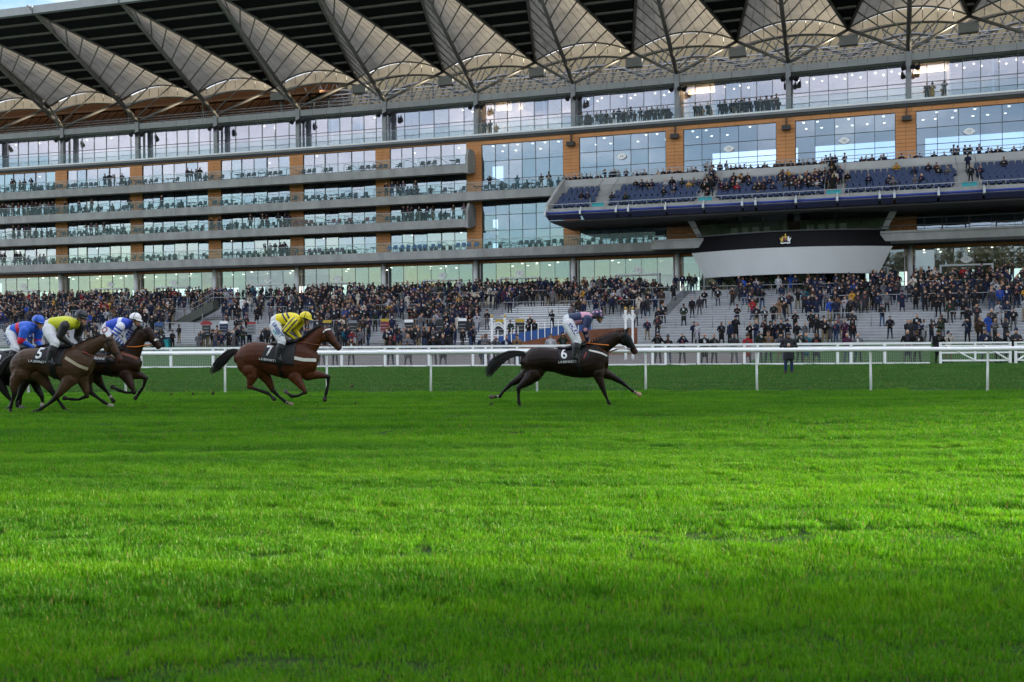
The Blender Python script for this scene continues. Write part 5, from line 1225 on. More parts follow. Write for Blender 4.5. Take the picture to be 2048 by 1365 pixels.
J2 = dict(Y=23.2, zoom=ZA, label='jockey in bright blue silks with red band and blue cap at the left edge', main=(.02, .11, .58), torsocol=t2, sleeve=s2, cap=(.02, .12, .62),
  torso=[(125, 375, 66), (155, 352, 72), (205, 335, 72), (275, 322, 80), (345, 318, 74), (385, 312, 52)], shoulder=(330, 345), headc=(440, 245, 70), face=(450, 298), tilt=.22,
  leg=[(145, 410, 68), (250, 560, 46), (200, 700, 27), (250, 725, 24)], arm=[(325, 350, 54), (295, 470, 40), (385, 540, 24)], far=(75, 5), hand=(.02, .11, .58))
JR = {}
for key, J in (('6', J6), ('7', J7), ('5', J5), ('4', J4), ('2', J2)): JR[key] = jockey(J)
def jx(key, x, z): P = JR[key][2]; q = P(x, z); return (q.x, q.z)
# sponsors' lettering on the breeches
root, bv, P, k = JR['6']; pt = drape_grid(bv, 23.0, [jx('6', 1048, 275), jx('6', 1098, 272), jx('6', 1170, 385), jx('6', 1130, 415)], 6, 8, 'tube_blue', 'sponsor_patch', root, .004, .004)
drape_text(bv, 23.0, 'CORAL', .115, jx('6', 1110, 335), -1.05, 'white_paint', 'lettering', pt, .012)
root, bv, P, k = JR['7']; drape_text(bv, 23.4, 'UNIBET', .115, jx('7', 915, 345), -.98, 'panel_blue', 'lettering', root, .006); drape_strip(bv, 23.4, [jx('7', 868, 345), jx('7', 915, 395)], .03, 'teal_paint', 'sponsor_stripe', root, .005, .003)
root, bv, P, k = JR['2']; drape_text(bv, 23.2, 'JACKS', .115, jx('2', 150, 455), -.95, 'panel_blue', 'lettering', root, .006)
root, bv, P, k = JR['4']; q = jx('4', 1235, 345); m = MB(); pts = []
for i in range(13): a = 2 * math.pi * i / 12; p, n = hit(bv, q[0] + .055 * math.cos(a), q[1] + .055 * math.sin(a), 23.9, 1, .006); pts.append(p)
m.tube(pts, .014, 5); m.build('sponsor_ring', 'red_paint', root)
# ------------------------------------------------------------------ turf thrown up by the hooves
clod = MB(); bm = bmesh.new(); bmesh.ops.create_icosphere(bm, subdivisions=1, radius=1)
for v in bm.verts: v.co *= random.uniform(.6, 1.2)
cm_ = bpy.data.meshes.new('clod'); bm.to_mesh(cm_); bm.free(); cm_.materials.append(MT['soil'])
CL = [(425, 787, .060, 'between the yellow jockey and the left bunch'), (288, 820, .075, 'low behind the left bunch'), (466, 817, .045, 'lowest below the tail of horse 7'), (385, 788, .045, 'left of the largest clod'), (342, 789, .04, 'just right of the left bunch'), (703, 773, .055, 'in front of horse 7'), (710, 806, .04, 'low in front of horse 7'), (982, 808, .05, 'behind the hooves of horse 6'), (635, 812, .03, 'below the front hooves of horse 7'), (50, 824, .07, 'under the left bunch')]
for px_, py_, s, w in CL:
    o = bpy.data.objects.new('turf_clod', cm_); o.location = px2w(px_, py_, 22.9); o.scale = (s * 1.2, s * .9, s * .75); o.rotation_euler = (random.random() * 3, random.random() * 3, random.random() * 3); link(o)
    tag(o, 'dark clod of turf flying ' + w, 'turf clod', 'turf kicked up by the horses')
m = MB(); rc = random.Random(9)
for cx, cy, sx, sy, n in ((290, 800, 30, 22, 130), (340, 780, 40, 15, 80), (425, 790, 12, 8, 14), (470, 815, 10, 6, 8), (700, 780, 25, 14, 24), (620, 805, 60, 10, 18), (980, 806, 14, 6, 10), (30, 820, 20, 5, 16)):
    for i in range(n):
        q = px2w(cx + rc.gauss(0, sx), min(826, cy + rc.gauss(0, sy)), 22.6 + rc.random()); r = rc.choice((.006, .008, .010, .014, .02)); m.add([q + Vector((rc.uniform(-r, r), rc.uniform(-r, r), rc.uniform(-r, r))) for _ in range(4)], [(0, 1, 2), (0, 2, 3), (0, 3, 1), (1, 3, 2)])
o = m.build('flying_crumbs', 'soil'); tag(o, 'small crumbs of soil and grass sprayed up behind the horses', 'soil', None, 'stuff')
# ------------------------------------------------------------------ spectators
def wpx(w): return 1024 + FPX * w.x / w.y
def find_u(px, p):
    lo, hi = UL, 70
    for _ in range(40):
        m_ = (lo + hi) / 2
        if wpx(W(m_, p, 0)) < px: lo = m_
        else: hi = m_
    return lo
def figure(pose, long=False, hat=None, hair='short', vox=.030, dec=.30):
    B = Body(); seated = pose == 'sit'; hz = .50 if seated else .92
    sh = hz + .50; 
    B.loft([(0, 0, hz - .04), (0, .01, hz + .10), (0, .01, hz + .28), (0, .015, hz + .42), (0, .02, sh + .02)], [.125, .125, .13, .13, .085], [.18, .175, .19, .215, .15], 'coat', 12, Vector((1, 0, 0)))
    if long and not seated: B.loft([(0, 0, hz - .42), (0, 0, hz - .2), (0, 0, hz)], [.15, .145, .13], [.215, .20, .185], 'coat', 12, Vector((1, 0, 0)))
    B.chain([(0, .01, sh + .02), (0, -.01, sh + .12)], [.062, .056], 'neck', 8)
    hc = Vector((0, -.015, sh + .215)); B.mb.ball(hc, .105, 12, 9, (.82, .95, 1.14)); B.segs.append((hc + Vector((0, 0, -.04)), hc + Vector((0, 0, .04)), .095, .095, 'head', 0, 1)); B.chain([hc + Vector((0, -.09, .01)), hc + Vector((0, -.115, -.02))], [.014, .018], 'head', 6)
    if hair == 'long': B.loft([hc + Vector((0, .05, .05)), hc + Vector((0, .075, -.10)), hc + Vector((0, .07, -.24))], [.06, .06, .04], [.10, .115, .09], 'hair', 10, Vector((1, 0, 0)))
    if hat == 'cap': B.mb.ball(hc + Vector((0, 0, .07)), .115, 12, 6, (.95, 1.05, .55)); B.segs.append((hc + Vector((0, 0, .08)), hc + Vector((0, -.02, .09)), .11, .10, 'hat', 0, 1)); B.chain([hc + Vector((-.05, -.11, .055)), hc + Vector((.05, -.11, .055))], [.028, .028], 'hat', 6)
    if hat == 'beanie': B.mb.ball(hc + Vector((0, .01, .06)), .118, 12, 8, (.9, 1, 1)); B.segs.append((hc + Vector((0, .01, .07)), hc + Vector((0, .01, .12)), .115, .08, 'hat', 0, 1)); B.mb.ball(hc + Vector((0, .01, .19)), .035, 8, 6)
    if hat == 'brim': B.mb.ball(hc + Vector((0, 0, .055)), .17, 14, 6, (1, 1.1, .14)); B.mb.ball(hc + Vector((0, 0, .10)), .10, 12, 6, (.9, 1.05, .85)); B.segs.append((hc + Vector((0, 0, .06)), hc + Vector((0, 0, .14)), .13, .09, 'hat', 0, 1))
    for s in (-1, 1):
        if seated:
            B.chain([(s * .09, 0, hz), (s * .12, -.42, hz + .02)], [.095, .07], 'legs', 8); B.chain([(s * .12, -.42, hz + .02), (s * .12, -.44, .08)], [.068, .048], 'legs', 8); B.chain([(s * .12, -.44, .06), (s * .13, -.58, .045)], [.05, .045], 'shoe', 8)
        else:
            d = .04 * s if pose != 'walk' else 0; k_ = -.16 * s if pose == 'walk' else 0
            B.chain([(s * .095, 0, hz), (s * .11 + d * .3, -.02 + k_ * .5, .50), (s * .12 + d, .01 + k_, .09)], [.10, .068, .048], 'legs', 8); B.chain([(s * .12 + d, .02 + k_, .06), (s * .14 + d, -.13 + k_, .045)], [.052, .045], 'shoe', 8)
        S = Vector((s * .205, .01, sh - .04))
        if pose in ('pocket', 'walk'): E_, Hd = Vector((s * .30, .05, sh - .30)), Vector((s * .20, -.12, sh - .46))
        elif pose == 'side': E_, Hd = Vector((s * .27, .02, sh - .31)), Vector((s * .28, -.05, sh - .60))
        elif pose in ('chest', 'sit'): E_, Hd = Vector((s * .29, -.02, sh - .28)), Vector((s * .06, -.25, sh - .20 if s > 0 else sh - .24))
        elif pose == 'fold': E_, Hd = Vector((s * .28, -.05, sh - .28)), Vector((-s * .08, -.19, sh - .24))
        elif pose == 'raise': E_, Hd = Vector((s * .30, -.14, sh - .14)), Vector((s * .06, -.20, sh + .20))
        elif pose == 'one': E_, Hd = (Vector((s * .29, -.02, sh - .28)), Vector((s * .10, -.24, sh - .12))) if s > 0 else (Vector((s * .27, .02, sh - .31)), Vector((s * .25, -.06, sh - .58)))
        B.chain([S, E_, Hd], [.072, .058, .042], 'coat', 8); d = (Hd - E_).normalized(); B.chain([Hd + d * .02, Hd + d * .09], [.040, .036], 'hand', 6)
        if pose == 'raise' and s > 0: B.chain([Vector((-.05, -.25, sh + .21)), Vector((.05, -.25, sh + .21))], [.030, .030], 'gear', 6)
        if pose in ('chest', 'one') and s > 0: q = Hd + d * .09 + Vector((0, -.03, 0)); B.chain([q + Vector((0, 0, -.05)), q + Vector((0, 0, .06))], [.034, .040], 'cup', 8)
    me = B.skin('figure', vox, 'clothing', None, 2, dec)
    co = np.array([v.co for v in me.vertices]); cen = np.array([p.center for p in me.polygons]); lab, tt, _ = B.classify(cen)
    # hair on top and back of the head, collar and shirt opening at the throat
    hcn = np.array(hc); rel = cen - hcn; hd = lab == 'head'; lab = lab.astype('<U8')
    lab[hd & ((rel[:, 2] > .065) | ((rel[:, 1] > .03) & (rel[:, 2] > -.08)))] = 'hair'
    lab[(lab == 'coat') & (np.abs(cen[:, 0]) < .055) & (cen[:, 1] < -.08) & (cen[:, 2] > sh - .20) & (cen[:, 2] < sh + .05)] = 'shirt'
    faces = [tuple(p.vertices) for p in me.polygons]; bpy.data.meshes.remove(me)
    return co, faces, lab
VAR = {}
for key, a in {'pocket': ('pocket',), 'pocketL': ('pocket', True), 'pocketcap': ('pocket', False, 'cap'), 'longcap': ('pocket', True, 'cap'), 'side': ('side',), 'sideL': ('side', True, None, 'long'), 'chest': ('chest',), 'chestL': ('chest', True, None, 'long'), 'chestcap': ('chest', False, 'cap'), 'fold': ('fold',), 'foldbeanie': ('fold', False, 'beanie'), 'raise': ('raise',), 'raisebeanie': ('raise', False, 'beanie'), 'one': ('one', False), 'onebrim': ('one', True, 'brim', 'long'), 'walk': ('walk', True), 'sit': ('sit',), 'sitcap': ('sit', False, 'cap'), 'sitlong': ('sit', False, None, 'long')}.items():
    VAR[key] = figure(*a)
STAND = [k_ for k_ in VAR if not k_.startswith('sit')]; SIT = ['sit', 'sitcap', 'sitlong']
COATS = [('black', (.007, .007, .008), 42), ('navy', (.008, .013, .036), 30), ('charcoal', (.022, .023, .026), 14), ('dark green', (.014, .024, .014), 5), ('brown', (.040, .022, .012), 3.5), ('grey', (.10, .10, .11), 6), ('tan', (.17, .10, .055), 1.5), ('pale grey', (.28, .28, .30), 3), ('red', (.24, .012, .016), 1), ('cream', (.45, .40, .34), 2), ('bright blue', (.012, .05, .26), 1.5), ('mustard', (.36, .19, .02), 1), ('plum', (.05, .012, .035), 1), ('teal', (.01, .10, .14), .5)]
LEGS = [('black', (.010, .010, .011)), ('black', (.012, .012, .014)), ('navy', (.014, .018, .036)), ('grey', (.07, .07, .075)), ('blue', (.035, .06, .12)), ('khaki', (.17, .13, .075))]
HAIRS = [(.010, .007, .005), (.015, .010, .007), (.030, .017, .009), (.06, .035, .016), (.22, .14, .06), (.20, .20, .20), (.35, .34, .33)]
SKINS = [(.46, .25, .17), (.50, .29, .20), (.40, .21, .14), (.42, .24, .16), (.16, .08, .05)]
HATC = [('black', (.010, .010, .012)), ('grey', (.06, .06, .065)), ('green', (.03, .04, .02)), ('brown', (.06, .04, .025)), ('navy', (.012, .02, .05))]
rp_ = random.Random(21)
PPL = []      # pending people: dict(pos, rot, var, coat, zone)
def add_person(pos, rot, zone, var=None, coat=None, s=None, legs=None):
    c = next(q for q in COATS if q[0] == coat) if coat else rp_.choices(COATS, [q[2] for q in COATS])[0]
    PPL.append(dict(pos=Vector(pos), rot=rot, zone=zone, var=var or rp_.choice(STAND), coat=c, legs=legs or rp_.choice(LEGS), hair=rp_.choice(HAIRS), skin=rp_.choice(SKINS), hat=rp_.choice(HATC), s=s or rp_.uniform(.93, 1.06), shirt=rp_.choice([(.45, .46, .47), (.02, .02, .03), (.03, .03, .05), (.02, .02, .03), (.2, .05, .05), (.06, .06, .06), (.1, .1, .12)]), cup=rp_.choice([(.45, .44, .42), (.02, .02, .02), (.03, .03, .03)])))
def dens(px, f):
    if px < 120: return .62 if f > .30 else .12
    if px < 350: return .66 if f > .36 else (.16 if f > .1 else .05)
    if px < 440: return .6 if f > .72 else .02
    if px < 540: return .30 if f > .45 else .14
    if px < 620: return .42 if f > .3 else .30
    if px < 960: return .68 if f > .22 else .45
    if px < 1150: return .70 if f > .60 else (.06 if f > .2 else .12)
    if px < 1245: return .62 if f > .36 else .05
    if px < 1325: return .66 if .40 < f < .9 else (.15 if f > .15 else .10)
    if px < 1400: return .16 if f < .5 else .05
    if px < 1490: return .14 if f > .5 else .06
    if px < 1690: return .42 if f > .25 else .26
    if px < 1960: return .74 if .38 < f < .95 else .16
    return .80 if f > .42 else .18
for i in range(STEP_N + 2):
    f = i / STEP_N; p = STEP_P0 - (i + .5) * tread if i < STEP_N else (2.8 if i == STEP_N else 1.6)
    z = STEP_Z0 + (i + 1) * rise if i < STEP_N else STEP_Z1
    u = -66 + rp_.random()
    while u < 58:
        w = W(u, p, z); px = wpx(w)
        lane = abs((u - 5) % 11.05 - 5.5) < .8
        if -20 < px < 2070:
            d = dens(px, f) * .80
            if i >= STEP_N: d = {True: .10, False: .02}[700 < px < 1010 or px > 1900] if i > STEP_N else d * .5
            if rp_.random() < d * (.45 if lane else 1): add_person(w, -ang(u) + rp_.gauss(.1, .35), ('step', i))
        u += rp_.uniform(.46, .70)
for i in range(10):     # row leaning on the top rail by the white box
    pass
for px in (1352, 1366, 1379, 1391): u = find_u(px, 2.6); add_person(W(u, 2.6, STEP_Z1), -ang(u), ('landing', 0), rp_.choice(['pocket', 'side', 'fold']), rp_.choice(['black', 'navy']))
# concourse strollers
for px, d in ((610, 4), (1650, 1.5), (1660, 1.2), (1672, 1.8), (1690, .8), (1705, 1.4), (1815, 2), (1822, 2.4), (1838, 2.8), (1848, 1.6), (1863, 1.2), (1880, 3.2), (1935, 1.8), (1960, 1.6), (1990, 1.4), (2012, 1.6), (1500, 1), (1512, 1.4), (1530, .8), (1541, 1.2), (1551, 1), (1562, 1.4), (1575, .7), (1594, 1.2), (1610, 1), (1395, 1.2), (1388, .9), (1443, 1.2), (1460, 3.5)):
    u = find_u(px, STEP_P0 + d); add_person(W(u, STEP_P0 + d, STEP_Z0 - .10 - .04 * d), rp_.uniform(-1, 1) - ang(u), ('foot', 0))
# bookmakers and punters in the betting ring at the foot of the steps
for i in range(120):
    px = rp_.uniform(395, 950) if i < 84 else rp_.uniform(0, 395); d = rp_.uniform(.6, 9)
    if px < 395 and rp_.random() < .55: continue
    u = find_u(px, STEP_P0 + d); q = W(u, STEP_P0 + d, 0); q.z = max(.01, STEP_Z0 * max(0, 1 - d / 22) ** 1.5); add_person(q, rp_.uniform(-1.6, 1.6), ('ring', 0))
# row along the white fence
FENCE = [(575, None), (598, None), (640, None), (668, None), (700, None), (779, None), (815, None), (866, None), (886, 'black'), (964, 'navy'), (972, None), (991, 'grey'), (1013, 'navy'), (1034, 'tan'), (1101, 'pale grey'), (1126, 'dark green'), (1316, 'black'), (1335, 'black'), (1367, 'navy'), (1408, 'black'), (1429, 'black'), (1472, 'charcoal'), (1494, 'red'), (1517, 'dark green'), (1538, 'tan'), (1562, 'grey'), (1603, 'dark green'), (1617, 'teal'), (1631, 'black'), (1696, 'plum'), (1718, 'grey'), (1819, 'black'), (1840, 'black'), (1882, 'black'), (1904, 'cream'), (1973, 'navy'), (1992, 'black'), (2024, 'black'), (2038, 'charcoal')]
for px, c in FENCE:
    x = 0.
    for _ in range(20): x = (px - 1024) / FPX * (fence_y(x) + 1.0)
    add_person((x, fence_y(x) + rp_.uniform(.7, 1.5), .02), rp_.gauss(0, .3), ('fence', 0), {1316: 'raisebeanie', 1367: 'raise', 1335: 'foldbeanie', 1494: 'onebrim', 1562: 'raise', 1904: 'raisebeanie', 1882: 'onebrim', 1973: 'chestcap'}.get(px), c)
# balconies and roof terrace
BALC = {23.75: [972, 984, 1166, 1178, 1197, 1205, 1216, 1231, 1241, 1252, 1265, 1284, 1297, 1307, 1318, 1330, 1338, 1394, 1404, 1419, 1443, 1452, 1466, 1475, 1487, 1492, 1502, 1516, 1524, 1536, 1546, 1556, 1857, 1868, 1892],
        20.27: [27, 33, 43, 52, 66, 213, 222, 232, 247, 378, 386, 395, 403], 17.25: [2, 8, 14, 20, 28, 40, 50, 58, 67, 75, 83, 92, 100, 108, 133, 161, 186, 261, 326, 775, 787, 798, 809, 834, 982, 1037, 1085, 1100],
        14.40: [29, 40, 52, 60, 175, 185, 195, 210, 425, 440, 503, 527, 535, 559, 572, 580, 809, 818, 825, 840, 857, 868, 909, 930], 11.10: [3, 10, 34, 42, 532, 542, 552, 563, 571]}
for z, L_ in BALC.items():
    for px in L_:
        p = (-.15 if z > 23 else 1.95) - rp_.random() * .35; u = find_u(px, p); add_person(W(u, p, z + .01), -ang(u) + rp_.gauss(0, .4), ('balcony', z), coat={1037: 'teal', 1868: 'mustard'}.get(px) or rp_.choice(['black', 'black', 'navy', 'charcoal', 'charcoal', 'brown', 'grey']))
# seated and standing on the deck
for px in range(1132, 2060, 9):
    if 1200 < px < 1215 or rp_.random() < (.80 if px < 1700 else .55):
        r = rp_.random(); p = 2.6 if r < .5 else 1.75; q = px + rp_.uniform(-3, 3); u = find_u(q, p)
        if min(abs(u - a) for a in aisles) < 1.3: add_person(W(u, 2.4, 17.1), -ang(u) + rp_.gauss(0, .5), ('deck top', 0))
        else: add_person(W(u, p, 17.12 + (.25 if p < 2 else 0) - .06), -ang(u) + rp_.gauss(0, .25), ('deck top', 0), rp_.choice(SIT))
DECK = [(1165, 3), (1177, 3), (1286, 7), (1296, 7), (1333, 7), (1351, 4), (1380, 6), (1390, 7), (1400, 6), (1412, 5), (1425, 7), (1434, 8), (1440, 6), (1428, 5), (1455, 3), (1468, 4), (1476, 3), (1478, 6), (1486, 7), (1482, 8), (1520, 4), (1530, 4), (1548, 2), (1563, 6), (1572, 7), (1580, 5), (1568, 8), (1590, 6), (1600, 4), (1574, 3), (1585, 3), (1612, 3), (1620, 4), (1616, 7), (1635, 5), (1640, 8), (1645, 4), (1650, 6), (1655, 3), (1660, 7), (1665, 5), (1672, 4), (1652, 8), (1795, 8), (1875, 7), (1880, 5), (1898, 5), (1832, 2), (1845, 2), (1963, 4), (2010, 7)]
rdk = random.Random(8)
DECK += [(rdk.gauss(1600, 55), rdk.randrange(2, 9)) for _ in range(28)] + [(rdk.gauss(1440, 40), rdk.randrange(4, 9)) for _ in range(14)] + [(rdk.uniform(1150, 2040), rdk.randrange(1, 9)) for _ in range(16)]
for px, r in DECK:
    p = 8.75 - r * .58 - .33; u = find_u(px, p); add_person(W(u, p, 13.98 + r * .27 - .06), -ang(u) + rp_.gauss(0, .2), ('deck', r), rp_.choice(SIT), {1795: 'mustard', 1672: 'red', 1476: 'red'}.get(px))
for a, n_ in zip(aisles[1:4], (3, 9, 2)):
    for i in range(n_): p = rp_.uniform(3.5, 8.6); add_person(W(a + rp_.uniform(-.5, .5), p, 13.98 + (8.9 - p) / .58 * .27 + .02), -ang(a) + rp_.choice((0, 3)), ('aisle', a))
# paint and build
def pcols(P_):
    lab = VAR[P_['var']][2]; d = {'coat': P_['coat'][1], 'legs': P_['legs'][1], 'head': P_['skin'], 'hand': P_['skin'], 'neck': P_['skin'], 'hair': P_['hair'], 'hat': P_['hat'][1], 'shoe': (.012, .010, .009), 'shirt': P_['shirt'], 'cup': P_['cup'], 'gear': (.01, .01, .011)}
    return np.array([d[str(l)] for l in lab])
def pmesh(P_list, name, local=True):
    vs = []; fs = []; cs = []; n = 0
    for P_ in P_list:
        co, faces, lab = VAR[P_['var']]; c, s_ = math.cos(P_['rot']), math.sin(P_['rot']); q = co * P_['s']
        q = np.stack([q[:, 0] * c - q[:, 1] * s_, q[:, 0] * s_ + q[:, 1] * c, q[:, 2]], 1)
        if not local: q = q + np.array(P_['pos'])
        vs.append(q); fs += [tuple(i + n for i in f) for f in faces]; n += len(co)
        cl = pcols(P_); cs.append(np.repeat(cl, [len(f) for f in faces], axis=0))
    me = bpy.data.meshes.new(name); me.from_pydata(np.concatenate(vs).tolist(), [], fs); cs = np.concatenate(cs); a = np.ones((len(cs), 4), np.float32); a[:, :3] = cs
    me.color_attributes.new('col', 'FLOAT_COLOR', 'CORNER').data.foreach_set('color', a.ravel()); me.materials.append(MT['clothing']); me.polygons.foreach_set('use_smooth', [True] * len(me.polygons)); return me
PPL.sort(key=lambda q: q['pos'].y)
IND, REST = PPL[:298], PPL[298:]
ZN = {'fence': ('behind the white fence', 'spectators lined up behind the white fence'), 'foot': ('at the foot of the steps', 'people standing at the foot of the steps'), 'ring': ('in the betting ring', 'people in the betting ring below the steps'), 'landing': ('on the top landing', 'people on the top landing'), 'deck': ('among the blue seats', 'people seated among the blue seats'), 'deck top': ('on the deck walkway', 'people on the deck walkway'), 'aisle': ('in a deck aisle', 'people in the deck aisles'), 'balcony': ('on a balcony', 'people on the balconies')}
cnt = {}
for P_ in sorted(IND, key=lambda q: wpx(q['pos'])):
    z = P_['zone']
    if z[0] == 'step': where, grp = 'on the %s step up' % ordn(z[1] + 1), 'spectators standing on the stepped terraces'
    else: where, grp = ZN[z[0]]
    key = (P_['coat'][0], where); cnt[key] = cnt.get(key, 0) + 1
    P_['ord'] = cnt[key]; P_['where'] = where; P_['grp'] = grp
for P_ in IND:
    o = bpy.data.objects.new('person', pmesh([P_], 'person')); o.location = P_['pos']; C.objects.link(o)
    key = (P_['coat'][0], P_['where']); n_ = cnt[key]
    tag(o, ('person in %s coat and %s trousers %s' % (P_['coat'][0], P_['legs'][0], P_['where'])) if n_ == 1 else ('%s person from left in %s coat %s, %s trousers' % (ordn(P_['ord']), P_['coat'][0], P_['where'], P_['legs'][0])), 'person', P_['grp'])
o = bpy.data.objects.new('crowd', pmesh(REST, 'crowd', False)); C.objects.link(o); tag(o, 'far crowd of spectators in dark coats filling the upper steps, balconies and deck', 'crowd', None, 'stuff')

# ------------------------------------------------------------------ man walking on the mown turf
B = Body(); mp = px2w(1577, 748, 41.3); mp.z = .004
B.loft([(0, 0, .62), (0, 0, .80), (0, 0, 1.0), (0, .01, 1.22), (0, .02, 1.38), (0, .02, 1.46)], [.165, .16, .15, .15, .13, .085], [.235, .225, .205, .225, .215, .13], 'coat', 16, Vector((1, 0, 0)))
B.chain([(0, .01, 1.45), (0, -.03, 1.54)], [.065, .058], 'neck', 10); hc = Vector((0, -.06, 1.60)); B.mb.ball(hc, .105, 14, 10, (.80, .95, 1.12)); B.segs.append((hc + Vector((0, 0, -.05)), hc, .095, .095, 'head', 0, 1)); B.chain([hc + Vector((0, -.09, -.005)), hc + Vector((0, -.118, -.035))], [.013, .018], 'head', 8)
B.mb.ball(hc + Vector((0, .0, .055)), .122, 16, 8, (.92, 1.06, .60)); B.segs.append((hc + Vector((0, 0, .06)), hc + Vector((0, -.02, .09)), .12, .11, 'hat', 0, 1)); B.chain([hc + Vector((-.06, -.12, .03)), hc + Vector((.06, -.12, .03))], [.026, .026], 'hat', 8)
for s in (-1, 1):
    B.chain([(s * .10, 0, .88), (s * .115, -.02 + .03 * s, .50), (s * .13, .02 + .03 * s, .09)], [.105, .075, .058], 'legs', 12); B.chain([(s * .13, .03 + .03 * s, .055), (s * .15, -.14 + .03 * s, .04)], [.055, .048], 'shoe', 10)
    E_, Hd = Vector((s * .31, .0, 1.13)), Vector((s * .06, -.24, 1.16)); B.chain([(s * .215, .01, 1.37), E_, Hd], [.082, .068, .050], 'coat', 12); d = (Hd - E_).normalized(); B.chain([Hd, Hd + d * .06], [.034, .036], 'hand', 10)
    for i in range(4): q = Hd + d * .07 + Vector((0, 0, .028 - i * .019)); B.chain([q, q + d * .03 + Vector((0, -.02, 0)), q + d * .02 + Vector((0, -.045, .01))], [.011, .010, .009], 'hand', 6)
    q = Hd + d * .03 + Vector((0, -.01, .04)); B.chain([q, q + Vector((-s * .02, -.03, .02))], [.012, .010], 'hand', 6)
def mc(co, lab, tt):
    c = np.tile(np.array((.024, .026, .030)), (len(co), 1)); c[lab == 'legs'] = (.018, .034, .085); c[lab == 'shoe'] = (.07, .035, .02); c[lab == 'hat'] = (.075, .08, .085); c[lab == 'hand'] = SKIN; hd = (lab == 'head') | (lab == 'neck'); c[hd] = SKIN; rel = co - np.array(hc); c[hd & (rel[:, 1] > .02)] = (.10, .09, .08); return c
me = B.skin('person', .014, 'clothing', mc, 3); o = bpy.data.objects.new('person', me); o.location = mp; o.rotation_euler = (0, 0, -.25); C.objects.link(o)
tag(o, 'man in grey cap, dark coat and jeans looking down alone on the mown turf', 'person')
m = MB(); m.box(-.045, .045, -.30, -.285, 1.13, 1.26); ph_ = m.build('race_card', 'strap_white'); ph_.location = mp; ph_.rotation_euler = (0, 0, -.25); tag(ph_, 'small pale card held by the man standing on the mown turf', 'card')
# ------------------------------------------------------------------ barriers on the steps
def barrier(u0, u1, p, label, kind):
    z = step_at(p) ; t = thing('crush_barrier', label, 'barrier', W((u0 + u1) / 2, p, z), 'grey tube barriers on the viewing steps')
    m = MB(); m.tube([W(u0, p, z - .02), W(u0, p, z + 1.0), W(u0 + .08, p, z + 1.08), W(u1 - .08, p, z + 1.08), W(u1, p, z + 1.0), W(u1, p, z - .02)], .032, 6); m.build('hoop', 'rail_steel', t, True)
    n = 2
    for i in range(1, n + 1): u = u0 + (u1 - u0) * i / (n + 1); m = MB(); m.tube([W(u, p, z - .02), W(u, p, z + 1.06)], .024, 6); m.build('post', 'rail_steel', t, True)
for row, (p, nm) in enumerate(((22.3, 'lowest'), (15.2, 'middle'), (8.6, 'highest'))):
    i = 0; u = -64.0 + row * .4
    while u < 54:
        i += 1; barrier(u, u + 4.5, p, 'grey tube barrier, %s from left in the %s row across the steps' % (ordn(i), nm), 0); u += 5.525
# stair flights with dark railings running down the steps
for i, px in enumerate((440, 1010, 1345, 1455, 1700, 1945)):
    u = find_u(px, 15); p0, p1 = (4.2, 12.5) if i % 2 else (5, 18)
    t = thing('stair_railing', 'dark sloping stair railing, %s from left on the steps' % ordn(i + 1), 'railing', W(u, p1, step_at(p1)), 'stair railings on the steps')
    m = MB(); a, b_ = W(u, p0, step_at(p0)), W(u, p1, step_at(p1))
    m.tube([b_, b_ + Vector((0, 0, 1.05)), a + Vector((0, 0, 1.05)), a], .035, 6); m.build('handrail', 'rail_steel', t)
    m = MB(); n = 60
    for j in range(1, n): q = b_.lerp(a, j / n); m.tube([q + Vector((0, 0, .12)), q + Vector((0, 0, 1.03))], .012, 4, False)
    m.build('balusters', 'frame_dark', t)
# bench rows with white planks in the middle block
u0, u1 = find_u(972, 20), find_u(1150, 20)
bl = thing('bench_block', 'bleacher of white bench planks over dark green gaps in the middle block', 'bleacher', W((u0 + u1) / 2, 22, step_at(22)))
for i in range(16):
    p = STEP_P0 - (i + .2) * tread; z = STEP_Z0 + (i + 1) * rise
    m = MB(); m.fbox(u0, u1, p - .03, p + .06, z - rise + .02, z - .085, 6); m.build('gap_board', 'bench_green', bl)
    m = MB(); m.fbox(u0, u1, p - .36, p + .10, z - .08, z - .005 + .06, 6); m.build('plank', 'white_paint', bl)
